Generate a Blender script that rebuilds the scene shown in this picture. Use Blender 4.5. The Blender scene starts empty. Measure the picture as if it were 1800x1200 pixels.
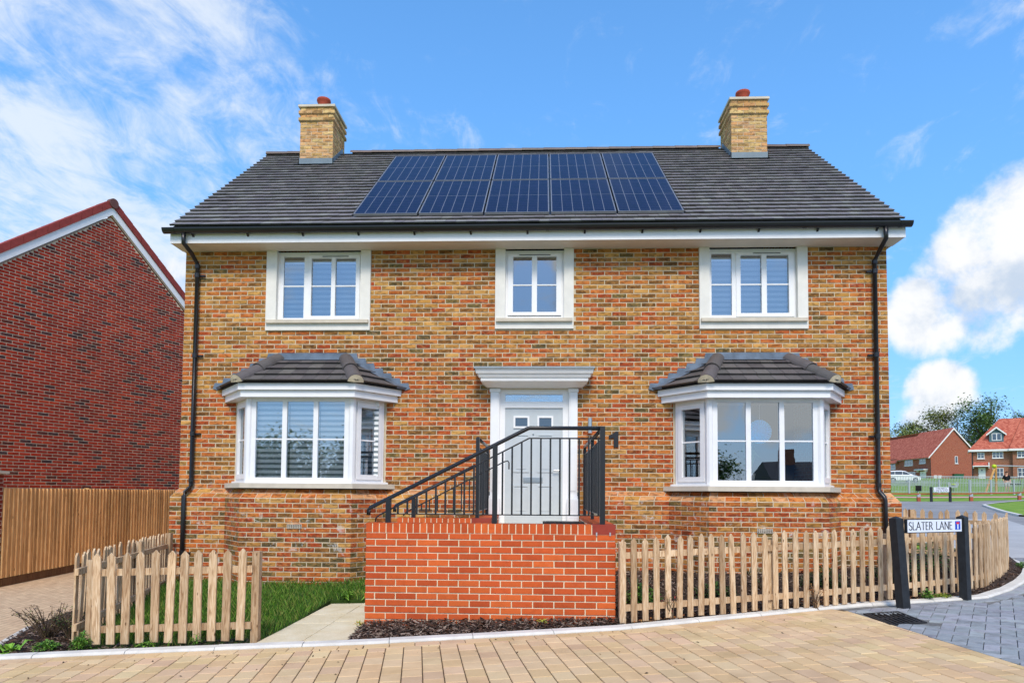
import bpy, bmesh, math, random
from mathutils import Vector, Matrix
random.seed(7)
R = math.radians
scn = bpy.context.scene
col = scn.collection

# ------------------------------------------------------------------ camera
cam_d = bpy.data.cameras.new('camera')
cam = bpy.data.objects.new('camera', cam_d); col.objects.link(cam)
yaw, pitch, roll = R(-2.4871), R(2.7679), R(-0.4338)
fw = Vector((math.sin(yaw)*math.cos(pitch), math.cos(yaw)*math.cos(pitch), math.sin(pitch)))
r0 = Vector((math.cos(yaw), -math.sin(yaw), 0)); d0 = fw.cross(r0)
rr = math.cos(roll)*r0 + math.sin(roll)*d0
dd = -math.sin(roll)*r0 + math.cos(roll)*d0
m = Matrix((rr, -dd, -fw)).transposed().to_4x4()
m.translation = Vector((6.0036, -11.0792, -0.0537))
cam.matrix_world = m
cam_d.sensor_width = 36; cam_d.lens = 24.0; cam_d.shift_y = 0.11645
cam_d.clip_end = 2000
scn.camera = cam

# ------------------------------------------------------------------ sky, sun, exposure
SUN_EL, SUN_AZ = R(46), R(176)          # azimuth clockwise from +Y: behind the camera, a little to the right
world = bpy.data.worlds.new('World'); scn.world = world; world.use_nodes = True
wn = world.node_tree; wn.nodes.clear()
def WN(t, **kw):
    n = wn.nodes.new(t)
    for k, v in kw.items(): setattr(n, k, v)
    return n
def wl(a, b): wn.links.new(a, b)
def wmath(op, a, b=None, c=None, clamp=False):
    n = WN('ShaderNodeMath', operation=op, use_clamp=clamp)
    for i, x in enumerate((a, b, c)):
        if x is None: continue
        if isinstance(x, (int, float)): n.inputs[i].default_value = x
        else: wl(x, n.inputs[i])
    return n.outputs[0]
sky = WN('ShaderNodeTexSky', sky_type='NISHITA', sun_disc=False, sun_elevation=SUN_EL, sun_rotation=SUN_AZ,
         altitude=0, air_density=1.0, dust_density=0.8, ozone_density=1.6)
tc = WN('ShaderNodeTexCoord')
sep = WN('ShaderNodeSeparateXYZ'); wl(tc.outputs['Generated'], sep.inputs[0])
zz = wmath('ADD', wmath('MAXIMUM', sep.outputs[2], 0.0), 0.16)
px = wmath('DIVIDE', sep.outputs[0], zz); py = wmath('DIVIDE', sep.outputs[1], zz)
comb = WN('ShaderNodeCombineXYZ'); wl(px, comb.inputs[0]); wl(py, comb.inputs[1])
def wnoise(vec, scale, detail=6, rough=0.55, dist=0.0, sc=(1, 1, 1), rot=0.0, loc=(0, 0, 0)):
    mp = WN('ShaderNodeMapping'); mp.inputs['Scale'].default_value = sc; mp.inputs['Rotation'].default_value = (0, 0, rot)
    mp.inputs['Location'].default_value = loc
    wl(vec, mp.inputs[0])
    n = WN('ShaderNodeTexNoise'); n.inputs['Scale'].default_value = scale; n.inputs['Detail'].default_value = detail
    n.inputs['Roughness'].default_value = rough; n.inputs['Distortion'].default_value = dist
    wl(mp.outputs[0], n.inputs['Vector']); return n.outputs[0]
def wramp(x, a, b):
    n = WN('ShaderNodeMapRange', interpolation_type='SMOOTHSTEP'); wl(x, n.inputs[0])
    n.inputs[1].default_value = a; n.inputs[2].default_value = b; return n.outputs[0]
def wdot(v):
    n = WN('ShaderNodeVectorMath', operation='DOT_PRODUCT'); wl(tc.outputs['Generated'], n.inputs[0])
    n.inputs[1].default_value = Vector(v).normalized(); return n.outputs['Value']
gen = tc.outputs['Generated']
# thin high cloud: streaks and torn wisps, thicker in some parts of the sky than in others
wisp = wnoise(comb.outputs[0], 3.1, 9, 0.62, 0.5, (1.0, 0.85, 1), R(20))
wisp2 = wnoise(comb.outputs[0], 10.0, 7, 0.66, 0.9, (1.0, 0.6, 1), R(-30), (4, 1, 0))
big = wnoise(comb.outputs[0], 0.42, 2, 0.5, 0, (1, 1, 1), 0, (7.3, 2.2, 0))
west = wramp(wdot((-0.62, 0.72, 0.32)), 0.84, 0.98)
amt = wmath('ADD', wmath('MULTIPLY', west, 0.20), wmath('MULTIPLY', big, 0.36))
wsum = wmath('ADD', wmath('ADD', wmath('MULTIPLY', wisp, 0.62), wmath('MULTIPLY', wisp2, 0.38)), amt)
wmask = wmath('MULTIPLY', wramp(wsum, 0.70, 0.95), 0.78)
# heaped cloud low in the sky
cum = wnoise(gen, 5.2, 9, 0.58, 0.25)
cumf = wnoise(gen, 16.0, 5, 0.6, 0.0, loc=(3, 1, 2))
def blob(d, c0, c1, k=1.0):
    f = wramp(wdot(d), c0, c1)
    return wmath('MULTIPLY', f, k)
# directions of the heaps (three in view beyond the house's right end, the rest spread round the horizon)
def pixdir(u, v):
    return (rr*((u-900)/1200) + dd*((v-600-209.6)/1200) + fw)
heaps = [(pixdir(1850, 430), 0.9915, 0.9990), (pixdir(1720, 510), 0.9950, 0.9994), (pixdir(1630, 545), 0.9978, 0.9998), (pixdir(1665, 690), 0.9986, 0.9999),
         (pixdir(1630, 742), 0.9993, 0.9999), (pixdir(1880, 360), 0.9960, 0.9994),
         (pixdir(330, 520), 0.9966, 0.9994),
         ((0.44, -0.89, 0.07), 0.9945, 0.9992), ((0.20, -0.97, 0.15), 0.9950, 0.9993), ((0.33, -0.93, 0.13), 0.9970, 0.9996), ((0.60, -0.78, 0.20), 0.985, 0.998), ((-0.75, -0.7, 0.16), 0.96, 0.996), ((0.9, -0.4, 0.2), 0.95, 0.995),
         ((-0.12, -1.0, 0.42), 0.988, 0.999), ((0.10, -0.95, 0.30), 0.992, 0.9993), ((1, 0.1, 0.25), 0.95, 0.995), ((-1, -0.1, 0.2), 0.95, 0.995),
         ((-0.9, 0.5, 0.05), 0.97, 0.997)]
h = None
for d, a, b in heaps:
    f = blob(d, a, b)
    h = f if h is None else wmath('MAXIMUM', h, f)
csum = wmath('ADD', wmath('ADD', wmath('MULTIPLY', h, 0.80), wmath('MULTIPLY', wmath('SUBTRACT', cum, 0.5), 2.6)), wmath('MULTIPLY', wmath('SUBTRACT', cumf, 0.5), 1.3))
cmask = wmath('MULTIPLY', wmath('MULTIPLY', wramp(csum, 0.22, 0.80), wramp(h, 0.0, 0.12)), 0.97)
cum2 = wnoise(gen, 5.2, 9, 0.58, 0.25, loc=(0.0, 0.0, 0.045))
haze = wramp(sep.outputs[2], 1.05, 0.0)
bgsky = WN('ShaderNodeBackground'); bgsky.inputs[1].default_value = 0.15
hue = WN('ShaderNodeHueSaturation'); hue.inputs['Saturation'].default_value = 1.27; hue.inputs['Value'].default_value = 1.0
wl(sky.outputs[0], hue.inputs['Color']); wl(hue.outputs[0], bgsky.inputs[0])
bgc = WN('ShaderNodeBackground'); bgc.inputs[1].default_value = 0.54
cshade = WN('ShaderNodeMixRGB'); cshade.inputs[1].default_value = (0.60, 0.70, 0.84, 1); cshade.inputs[2].default_value = (1.0, 1.0, 1.0, 1)
wl(wramp(wmath('SUBTRACT', cum, cum2), -0.13, 0.05), cshade.inputs[0])
wl(cshade.outputs[0], bgc.inputs[0])
bgw = WN('ShaderNodeBackground'); bgw.inputs[0].default_value = (0.90, 0.95, 1.0, 1); bgw.inputs[1].default_value = 0.54
bgh = WN('ShaderNodeBackground'); bgh.inputs[0].default_value = (0.16, 0.46, 1.0, 1); bgh.inputs[1].default_value = 0.60
mh = WN('ShaderNodeMixShader'); wl(wmath('MULTIPLY', haze, 0.75), mh.inputs[0]); wl(bgsky.outputs[0], mh.inputs[1]); wl(bgh.outputs[0], mh.inputs[2])
m1 = WN('ShaderNodeMixShader'); wl(wmask, m1.inputs[0]); wl(mh.outputs[0], m1.inputs[1]); wl(bgw.outputs[0], m1.inputs[2])
m2 = WN('ShaderNodeMixShader'); wl(cmask, m2.inputs[0]); wl(m1.outputs[0], m2.inputs[1]); wl(bgc.outputs[0], m2.inputs[2])
wo = WN('ShaderNodeOutputWorld'); wl(m2.outputs[0], wo.inputs[0])

sun_d = bpy.data.lights.new('sun', 'SUN'); sun_d.energy = 1.5; sun_d.angle = R(20); sun_d.color = (1.0, 0.89, 0.74)
sun = bpy.data.objects.new('sun', sun_d); col.objects.link(sun)
sdir = Vector((math.sin(SUN_AZ)*math.cos(SUN_EL), math.cos(SUN_AZ)*math.cos(SUN_EL), math.sin(SUN_EL)))
sun.rotation_euler = sdir.to_track_quat('Z', 'Y').to_euler()
sun.location = (0, -20, 30)
vs = scn.view_settings
vs.view_transform = 'Standard'; vs.look = 'None'; vs.gamma = 1.0; vs.use_curve_mapping = False
vs.exposure = 0.92

# ------------------------------------------------------------------ helpers
def lin(c):
    return tuple((x/12.92 if x <= 0.04045 else ((x+0.055)/1.055)**2.4) for x in c)
def rgb(r, g, b, k=1.0):
    c = lin((r/255, g/255, b/255)); return (c[0]*k, c[1]*k, c[2]*k, 1.0)

class NT:
    def __init__(s, name):
        s.m = bpy.data.materials.new(name); s.m.use_nodes = True
        s.t = s.m.node_tree; s.b = s.t.nodes['Principled BSDF']
    def n(s, t, **kw):
        x = s.t.nodes.new(t)
        for k, v in kw.items(): setattr(x, k, v)
        return x
    def l(s, a, b): s.t.links.new(a, b)
    def noise(s, vec, scale, detail=4, rough=0.55, dist=0, sc=None):
        if sc:
            mp = s.n('ShaderNodeMapping'); mp.inputs['Scale'].default_value = sc; s.l(vec, mp.inputs[0]); vec = mp.outputs[0]
        x = s.n('ShaderNodeTexNoise'); x.inputs['Scale'].default_value = scale; x.inputs['Detail'].default_value = detail
        x.inputs['Roughness'].default_value = rough; x.inputs['Distortion'].default_value = dist
        s.l(vec, x.inputs['Vector']); return x.outputs[0]
    def ramp(s, fac, stops):
        x = s.n('ShaderNodeValToRGB'); e = x.color_ramp.elements
        e[0].position, e[0].color = stops[0]; e[1].position, e[1].color = stops[-1]
        for p, c in stops[1:-1]:
            q = e.new(p); q.color = c
        s.l(fac, x.inputs[0]); return x.outputs[0]
    def mr(s, fac, a, b, c=0.0, d=1.0):
        x = s.n('ShaderNodeMapRange'); s.l(fac, x.inputs[0])
        for i, v in enumerate((a, b, c, d)): x.inputs[i+1].default_value = v
        return x.outputs[0]
    def math(s, op, a, b=None):
        x = s.n('ShaderNodeMath', operation=op)
        for i, v in enumerate((a, b)):
            if v is None: continue
            if isinstance(v, (int, float)): x.inputs[i].default_value = v
            else: s.l(v, x.inputs[i])
        return x.outputs[0]
    def mix(s, fac, a, b, mode='MIX'):
        x = s.n('ShaderNodeMixRGB', blend_type=mode)
        for i, v in enumerate((fac, a, b)):
            if isinstance(v, (int, float)): x.inputs[i].default_value = v
            elif isinstance(v, tuple): x.inputs[i].default_value = v
            else: s.l(v, x.inputs[i])
        return x.outputs[0]
    def base(s, c):
        if isinstance(c, tuple): s.b.inputs['Base Color'].default_value = c
        else: s.l(c, s.b.inputs['Base Color'])
    def set(s, rough=0.6, spec=0.5, metal=0.0):
        s.b.inputs['Roughness'].default_value = rough; s.b.inputs['Specular IOR Level'].default_value = spec
        s.b.inputs['Metallic'].default_value = metal
    def bump(s, hgt, strength=0.3, dist=0.01):
        x = s.n('ShaderNodeBump'); x.inputs['Strength'].default_value = strength; x.inputs['Distance'].default_value = dist
        s.l(hgt, x.inputs['Height']); s.l(x.outputs[0], s.b.inputs['Normal'])
    def pos(s): return s.n('ShaderNodeNewGeometry').outputs['Position']
    def obj(s): return s.n('ShaderNodeTexCoord').outputs['Object']
    def rnd(s): return s.n('ShaderNodeObjectInfo').outputs['Random']

M = {}
def plain(name, c, rough=0.5, spec=0.5, metal=0.0, var=0.06, scale=6.0, bump=0.0):
    t = NT(name); nz = t.noise(t.pos(), scale, 5, 0.6)
    k = t.mr(nz, 0.3, 0.7, 1-var*2, 1+var)
    x = t.n('ShaderNodeVectorMath', operation='SCALE'); x.inputs[0].default_value = c[:3]; t.l(k, x.inputs['Scale'])
    t.base(x.outputs[0]); t.set(rough, spec, metal)
    if bump: t.bump(t.noise(t.pos(), scale*25, 3), bump, 0.004)
    M[name] = t.m; return t.m
def colmat(name, rough=0.85, mott=0.35, mscale=30, fine=220, bump=0.5, bdist=0.004, spec=0.3, stain=0.0, dark=(0.32, 0.26, 0.22, 1)):
    """per-piece colour from the 'col' attribute, mottled"""
    t = NT(name); at = t.n('ShaderNodeAttribute', attribute_name='col').outputs['Color']
    p = t.pos()
    n1 = t.noise(p, mscale, 4, 0.6, 0.3); n2 = t.noise(p, fine, 2, 0.5)
    c = t.mix(t.math('MULTIPLY', t.mr(n1, 0.46, 0.68), mott), at, t.mix(1.0, at, dark, 'MULTIPLY'))
    c = t.mix(0.18, c, t.ramp(n2, [(0.25, (0.35, 0.35, 0.35, 1)), (0.75, (1.35, 1.35, 1.35, 1))]), 'MULTIPLY')
    if stain:
        n3 = t.noise(p, 7.0, 5, 0.65, 0.6)
        c = t.mix(t.math('MULTIPLY', t.mr(n3, 0.63, 0.74), stain), c, (0.72, 0.69, 0.64, 1))
    t.base(c); t.set(rough, spec)
    if bump: t.bump(t.math('ADD', n1, t.math('MULTIPLY', n2, 0.5)), bump, bdist)
    M[name] = t.m
def brickmat(name, light, darkc, stain, amt=1.0):
    t = NT(name); at = t.n('ShaderNodeAttribute', attribute_name='col').outputs['Color']; p = t.pos()
    n1 = t.noise(p, 11.0, 3, 0.6, 0.4, (0.8, 0.8, 1.9)); n2 = t.noise(p, 240, 2, 0.5); n4 = t.noise(p, 14.0, 4, 0.65, 0.8, (1.0, 1.0, 1.6)); n5 = t.noise(p, 3.0, 2)
    c = t.mix(t.math('MULTIPLY', t.mr(n4, 0.48, 0.62), 0.5*amt), at, light)
    c = t.mix(t.math('MULTIPLY', t.mr(n1, 0.50, 0.60), 0.85*amt), c, t.mix(0.60, at, darkc))
    c = t.mix(0.16, c, t.ramp(n2, [(0.25, (0.3, 0.3, 0.3, 1)), (0.75, (1.4, 1.4, 1.4, 1))]), 'MULTIPLY')
    c = t.mix(1.0, c, t.ramp(n5, [(0.3, (0.86, 0.86, 0.88, 1)), (0.7, (1.08, 1.06, 1.04, 1))]), 'MULTIPLY')
    if stain:
        sp_ = t.n('ShaderNodeSeparateXYZ'); t.l(p, sp_.inputs[0])
        low = t.mr(sp_.outputs[2], 0.3, -0.3, 0.12, 1.0)
        n3 = t.noise(p, 6.0, 5, 0.65, 0.6); c = t.mix(t.math('MULTIPLY', t.math('MULTIPLY', t.mr(n3, 0.60, 0.72), stain), low), c, (0.70, 0.67, 0.63, 1))
    t.base(c); t.set(0.88, 0.25); t.bump(t.math('ADD', n4, t.math('MULTIPLY', n2, 0.6)), 0.6, 0.004); M[name] = t.m
brickmat('brick', rgb(206, 152, 86), rgb(66, 48, 28), 0.75)
brickmat('brick_dark', rgb(176, 84, 58), rgb(60, 38, 34), 0.25, 0.6)
colmat('brick_smooth', mott=0.18, mscale=14, bump=0.25, stain=0.03)
colmat('tile', mott=0.3, mscale=6, bump=0.2, rough=0.62, spec=0.45, stain=0.06)
colmat('paver', mott=0.6, mscale=2.2, bump=0.35, fine=320, rough=0.9, dark=(0.74, 0.71, 0.67, 1), stain=0.12)
colmat('slate_paver', mott=0.4, mscale=9, bump=0.35, fine=320, rough=0.8, stain=0.15)
colmat('chip', mott=0.5, mscale=60, bump=0.2)
colmat('leaf', mott=0.3, mscale=40, bump=0.0, rough=0.55, spec=0.4)
plain('mortar', rgb(206, 193, 166), 0.95, 0.2, var=0.12, scale=9, bump=0.4)
plain('mortar_white', rgb(230, 222, 192), 0.95, 0.2, var=0.08, scale=9, bump=0.3)
plain('mortar_dark', rgb(214, 194, 168), 0.95, 0.2, var=0.12, scale=9)
plain('upvc', rgb(236, 237, 238), 0.35, 0.5, var=0.02)
plain('soffit_white', rgb(224, 216, 202), 0.5, 0.4, var=0.03)
plain('render', rgb(228, 226, 218), 0.8, 0.3, var=0.04, bump=0.15)
plain('stone', rgb(208, 198, 180), 0.85, 0.3, var=0.06, bump=0.2)
plain('lead', rgb(108, 122, 138), 0.5, 0.5, 0.25, var=0.22, scale=5)
plain('lead_blue', rgb(112, 128, 138), 0.5, 0.5, 0.1, var=0.10, scale=5)
plain('black_plastic', (0.012, 0.013, 0.015, 1), 0.32, 0.5, var=0.1)
plain('black_metal', (0.012, 0.013, 0.016, 1), 0.38, 0.5, var=0.1)
plain('dark', (0.012, 0.012, 0.012, 1), 0.8, 0.2)
plain('iron', (0.03, 0.03, 0.032, 1), 0.6, 0.5, 0.4, var=0.3)
plain('door_paint', rgb(190, 198, 202), 0.5, 0.4, var=0.02)
plain('steel', rgb(190, 192, 195), 0.3, 0.5, 0.9, var=0.03)
plain('terracotta', rgb(165, 72, 52), 0.75, 0.3, var=0.1)
plain('red_tile', rgb(146, 62, 56), 0.8, 0.3, var=0.10, scale=9, bump=0.2)
plain('ridge_brown', rgb(110, 74, 68), 0.8, 0.3, var=0.08)
plain('kerbstone', rgb(214, 210, 200), 0.9, 0.25, var=0.08, scale=5, bump=0.25)
plain('room', rgb(62, 63, 66), 0.9, 0.2)
plain('sign_white', rgb(226, 232, 242), 0.4, 0.4, var=0.02)
plain('ink', (0.02, 0.02, 0.02, 1), 0.5, 0.3)
plain('sign_blue', rgb(20, 74, 190), 0.4, 0.4, var=0.02)
plain('sign_red', rgb(228, 40, 36), 0.4, 0.4, var=0.02)
plain('galvanised', rgb(176, 182, 186), 0.45, 0.5, 0.3, var=0.06)
plain('panel_frame', rgb(150, 152, 156), 0.4, 0.5, 0.5, var=0.04)
plain('far_white', rgb(232, 232, 232), 0.5, 0.4, var=0.02)
plain('cyan_paper', rgb(36, 206, 255), 0.7, 0.3, var=0.08, scale=30)
plain('white_pot', rgb(225, 225, 225), 0.4, 0.4, var=0.02)
plain('teal_cladding', rgb(84, 112, 122), 0.7, 0.3, var=0.05)
plain('lime', rgb(196, 216, 40), 0.5, 0.4, var=0.05)
plain('skin', rgb(214, 160, 132), 0.6, 0.4, var=0.03)
plain('shirt_black', rgb(26, 30, 32), 0.9, 0.2, var=0.08)
plain('shorts_grey', rgb(190, 184, 176), 0.9, 0.2, var=0.05)
plain('hair', rgb(70, 52, 40), 0.8, 0.2)
plain('green_paint', rgb(20, 92, 62), 0.5, 0.4)
plain('car_white', rgb(236, 238, 240), 0.22, 0.6, var=0.01)
plain('tyre', (0.015, 0.015, 0.016, 1), 0.8, 0.3)
plain('bark', rgb(104, 86, 68), 0.9, 0.2, var=0.25, scale=8, bump=0.4)
plain('orange_brick', rgb(186, 96, 60), 0.85, 0.3, var=0.15, scale=10)
plain('tailored_timber', rgb(168, 92, 62), 0.8, 0.3, var=0.12, scale=5)

def wood(name, c0, c1, c2, knots=True):
    t = NT(name); o = t.obj(); r = t.rnd()
    comb = t.n('ShaderNodeCombineXYZ'); t.l(t.math('MULTIPLY', r, 37.0), comb.inputs[0]); t.l(t.math('MULTIPLY', r, 53.0), comb.inputs[2])
    v = t.n('ShaderNodeVectorMath', operation='ADD'); t.l(o, v.inputs[0]); t.l(comb.outputs[0], v.inputs[1]); v = v.outputs[0]
    w = t.noise(v, 5.0, 3, 0.5, 0, (1, 1, 0.35))
    mp = t.n('ShaderNodeMapping'); mp.inputs['Scale'].default_value = (1, 1, 0.09); t.l(v, mp.inputs[0])
    g = t.n('ShaderNodeTexNoise'); g.inputs['Scale'].default_value = 46; g.inputs['Detail'].default_value = 4; g.inputs['Distortion'].default_value = 1.6
    t.l(mp.outputs[0], g.inputs['Vector'])
    c = t.ramp(g.outputs[0], [(0.30, c0), (0.52, c1), (0.72, c2)])
    c = t.mix(0.55, c, t.ramp(w, [(0.3, (0.62, 0.58, 0.54, 1)), (0.7, (1.18, 1.14, 1.08, 1))]), 'MULTIPLY')
    k = t.ramp(r, [(0.0, (0.60, 0.53, 0.46, 1)), (0.25, (0.88, 0.84, 0.80, 1)), (0.5, (1.0, 0.96, 0.90, 1)), (1.0, (1.12, 1.10, 1.08, 1))])
    c = t.mix(0.8, c, k, 'MULTIPLY')
    if knots:
        vo = t.n('ShaderNodeTexVoronoi'); vo.inputs['Scale'].default_value = 4.2
        mk = t.n('ShaderNodeMapping'); mk.inputs['Scale'].default_value = (2.6, 1.0, 1.0); t.l(v, mk.inputs[0]); t.l(mk.outputs[0], vo.inputs['Vector'])
        c = t.mix(t.mr(vo.outputs['Distance'], 0.10, 0.05), c, (c0[0]*0.35, c0[1]*0.28, c0[2]*0.22, 1))
    t.base(c); t.set(0.85, 0.25); t.bump(g.outputs[0], 0.35, 0.004)
    M[name] = t.m
wood('picket_wood', rgb(160, 128, 96), rgb(210, 184, 150), rgb(226, 210, 184))
wood('fence_wood', rgb(190, 142, 90), rgb(230, 184, 126), rgb(240, 204, 150))
wood('gravel_wood', rgb(84, 58, 36), rgb(108, 76, 48), rgb(124, 92, 60), False)
wood('swing_wood', rgb(176, 128, 70), rgb(206, 160, 100), rgb(220, 180, 120), False)

# glass: part mirror, part clear
t = NT('glass'); t.t.nodes.remove(t.b)
gl = t.n('ShaderNodeBsdfGlossy'); gl.inputs['Roughness'].default_value = 0.0; gl.inputs['Color'].default_value = (0.88, 0.95, 1, 1)
tr = t.n('ShaderNodeBsdfTransparent'); tr.inputs['Color'].default_value = (0.93, 0.96, 0.97, 1)
fr = t.n('ShaderNodeFresnel'); fr.inputs['IOR'].default_value = 1.5
mx = t.n('ShaderNodeMixShader'); t.l(t.mr(fr.outputs[0], 0.0, 1.0, 0.29, 1.0), mx.inputs[0]); t.l(tr.outputs[0], mx.inputs[1]); t.l(gl.outputs[0], mx.inputs[2])
nb = t.n('ShaderNodeBump'); nb.inputs['Strength'].default_value = 0.02; nb.inputs['Distance'].default_value = 0.02
t.l(t.noise(t.pos(), 2.6, 2), nb.inputs['Height']); t.l(nb.outputs[0], gl.inputs['Normal'])
t.l(mx.outputs[0], t.t.nodes['Material Output'].inputs[0]); M['glass'] = t.m
t = NT('far_glass'); t.base((0.03, 0.05, 0.08, 1)); t.set(0.05, 1.0); t.b.inputs['Coat Weight'].default_value = 1.0; M['far_glass'] = t.m
# solar cells: six columns of half cells in two banks, pale wires between
t = NT('solar_cells'); uv = t.n('ShaderNodeTexCoord').outputs['UV']; sp = t.n('ShaderNodeSeparateXYZ'); t.l(uv, sp.inputs[0])
def gridline(x, n, w):
    f = t.math('FRACT', t.math('MULTIPLY', x, float(n))); f = t.math('ABSOLUTE', t.math('SUBTRACT', f, 0.5))
    return t.math('GREATER_THAN', f, 0.5-w*n)
g1 = gridline(sp.outputs[0], 6, 0.0055); g2 = gridline(sp.outputs[1], 2, 0.0035); g3 = gridline(sp.outputs[1], 20, 0.0028)
tint = t.ramp(t.noise(uv, 7.0, 3), [(0.3, (0.003, 0.006, 0.026, 1)), (0.7, (0.008, 0.010, 0.042, 1))])
tc2 = t.mix(t.math('MULTIPLY', g3, 0.45), tint, (0.07, 0.08, 0.13, 1))
tc2 = t.mix(t.math('MULTIPLY', t.math('MAXIMUM', g1, g2), 0.8), tc2, (0.17, 0.18, 0.21, 1))
t.base(tc2); t.set(0.10, 0.10); M['solar_cells'] = t.m
# bulk surfaces
def brickproc(name, c1, c2, mo, L=0.225, H=0.075):
    t = NT(name); tcn = t.n('ShaderNodeTexCoord').outputs['UV']
    b = t.n('ShaderNodeTexBrick'); t.l(tcn, b.inputs['Vector']); b.inputs['Color1'].default_value = c1; b.inputs['Color2'].default_value = c2
    b.inputs['Mortar'].default_value = mo; b.inputs['Scale'].default_value = 1.0; b.inputs['Mortar Size'].default_value = 0.006
    b.inputs['Brick Width'].default_value = L; b.inputs['Row Height'].default_value = H; b.inputs['Bias'].default_value = 0.0
    c = t.mix(0.5, b.outputs[0], t.ramp(t.noise(tcn, 9.0, 4), [(0.3, (0.55, 0.5, 0.5, 1)), (0.7, (1.2, 1.2, 1.2, 1))]), 'MULTIPLY')
    t.base(c); t.set(0.9, 0.25); t.bump(b.outputs['Fac'], -0.4, 0.01); M[name] = t.m
brickproc('brick_wall_yellow', rgb(190, 130, 70), rgb(180, 90, 50), rgb(206, 196, 178))
brickproc('brick_wall_red', rgb(186, 84, 48), rgb(176, 76, 44), rgb(222, 212, 196))
brickproc('brick_far', rgb(168, 84, 58), rgb(140, 62, 44), rgb(190, 160, 140))
brickproc('brick_far_brown', rgb(160, 100, 74), rgb(136, 76, 54), rgb(190, 165, 145))
brickproc('roof_far', rgb(206, 122, 98), rgb(170, 84, 66), rgb(112, 56, 46), 0.34, 0.30)
brickproc('roof_back', rgb(90, 90, 94), rgb(78, 78, 82), rgb(40, 40, 42), 0.17, 0.20)
brickproc('block_drive', rgb(214, 186, 148), rgb(202, 172, 136), rgb(170, 142, 112), 0.21, 0.105)
def ground_mat(name, stops, s1=3.0, s2=90.0, rough=0.95, bump=0.4, bd=0.01):
    t = NT(name); p = t.pos(); a = t.noise(p, s1, 5, 0.6, 0.3); b = t.noise(p, s2, 3, 0.6)
    f = t.math('ADD', t.math('MULTIPLY', a, 0.55), t.math('MULTIPLY', b, 0.45))
    t.base(t.ramp(f, stops)); t.set(rough, 0.25); t.bump(b, bump, bd); M[name] = t.m
ground_mat('grass_ground', [(0.35, rgb(84, 116, 26)), (0.5, rgb(112, 146, 40)), (0.65, rgb(146, 168, 66))], 1.3, 40)
ground_mat('lawn_soil', [(0.35, rgb(34, 50, 16)), (0.65, rgb(58, 84, 26))], 4, 60)
ground_mat('soil', [(0.35, rgb(40, 30, 24)), (0.65, rgb(82, 66, 54))], 6, 90, bump=0.8, bd=0.02)
ground_mat('asphalt', [(0.35, rgb(126, 125, 124)), (0.65, rgb(158, 157, 156))], 0.8, 200)
ground_mat('joint_sand', [(0.35, rgb(70, 58, 46)), (0.65, rgb(104, 88, 70))], 5, 90)
ground_mat('joint_grey', [(0.35, rgb(84, 86, 88)), (0.65, rgb(140, 138, 132))], 5, 90)
ground_mat('slab', [(0.35, rgb(200, 184, 146)), (0.5, rgb(216, 203, 170)), (0.65, rgb(226, 216, 188))], 3, 60, bump=0.2)
ground_mat('footway', [(0.35, rgb(162, 162, 162)), (0.65, rgb(186, 186, 184))], 1.2, 120)
ground_mat('red_path', [(0.35, rgb(200, 150, 146)), (0.65, rgb(214, 168, 160))], 1.2, 120)

# ---- terrain
def G(x, y):
    z = -1.48 + 0.03*(min(max(x, -8), 14)-6.8)
    if y > 0: z += 0.027*min(y, 32) + 0.048*min(max(y-32, 0), 74) + 0.012*min(max(y-106, 0), 80)
    return z
KIN = [(-3.0, -5.3), (0.634, -4.66), (1.6, -4.50), (2.325, -4.40), (4.235, -4.16), (5.45, -3.93), (6.793, -3.637), (8.3, -3.02), (9.903, -2.36),
       (10.75, -2.20), (11.62, -1.95), (12.30, -1.35), (12.95, -0.65), (13.60, 0.14), (14.32, 1.12), (14.65, 2.1), (14.78, 3.6), (14.82, 6.0)]
def kin_y(x):
    for (a, b), (c, d) in zip(KIN, KIN[1:]):
        if a <= x <= c: return b+(d-b)*(x-a)/(c-a)
    return KIN[0][1] if x < KIN[0][0] else KIN[-1][1]
def GZ(x, y):
    """garden level: rises from the kerb to the house wall"""
    k = kin_y(x); t = min(max((y-k)/max(-0.75-k, 0.4), 0), 1)
    r = 0.13 if x < 4.05 else (0.20 if x > 6.9 else 0.08)
    return G(x, y) - 0.027*max(y, 0) + r*t**(2.2 if x < 4.05 else 1.0)

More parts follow.
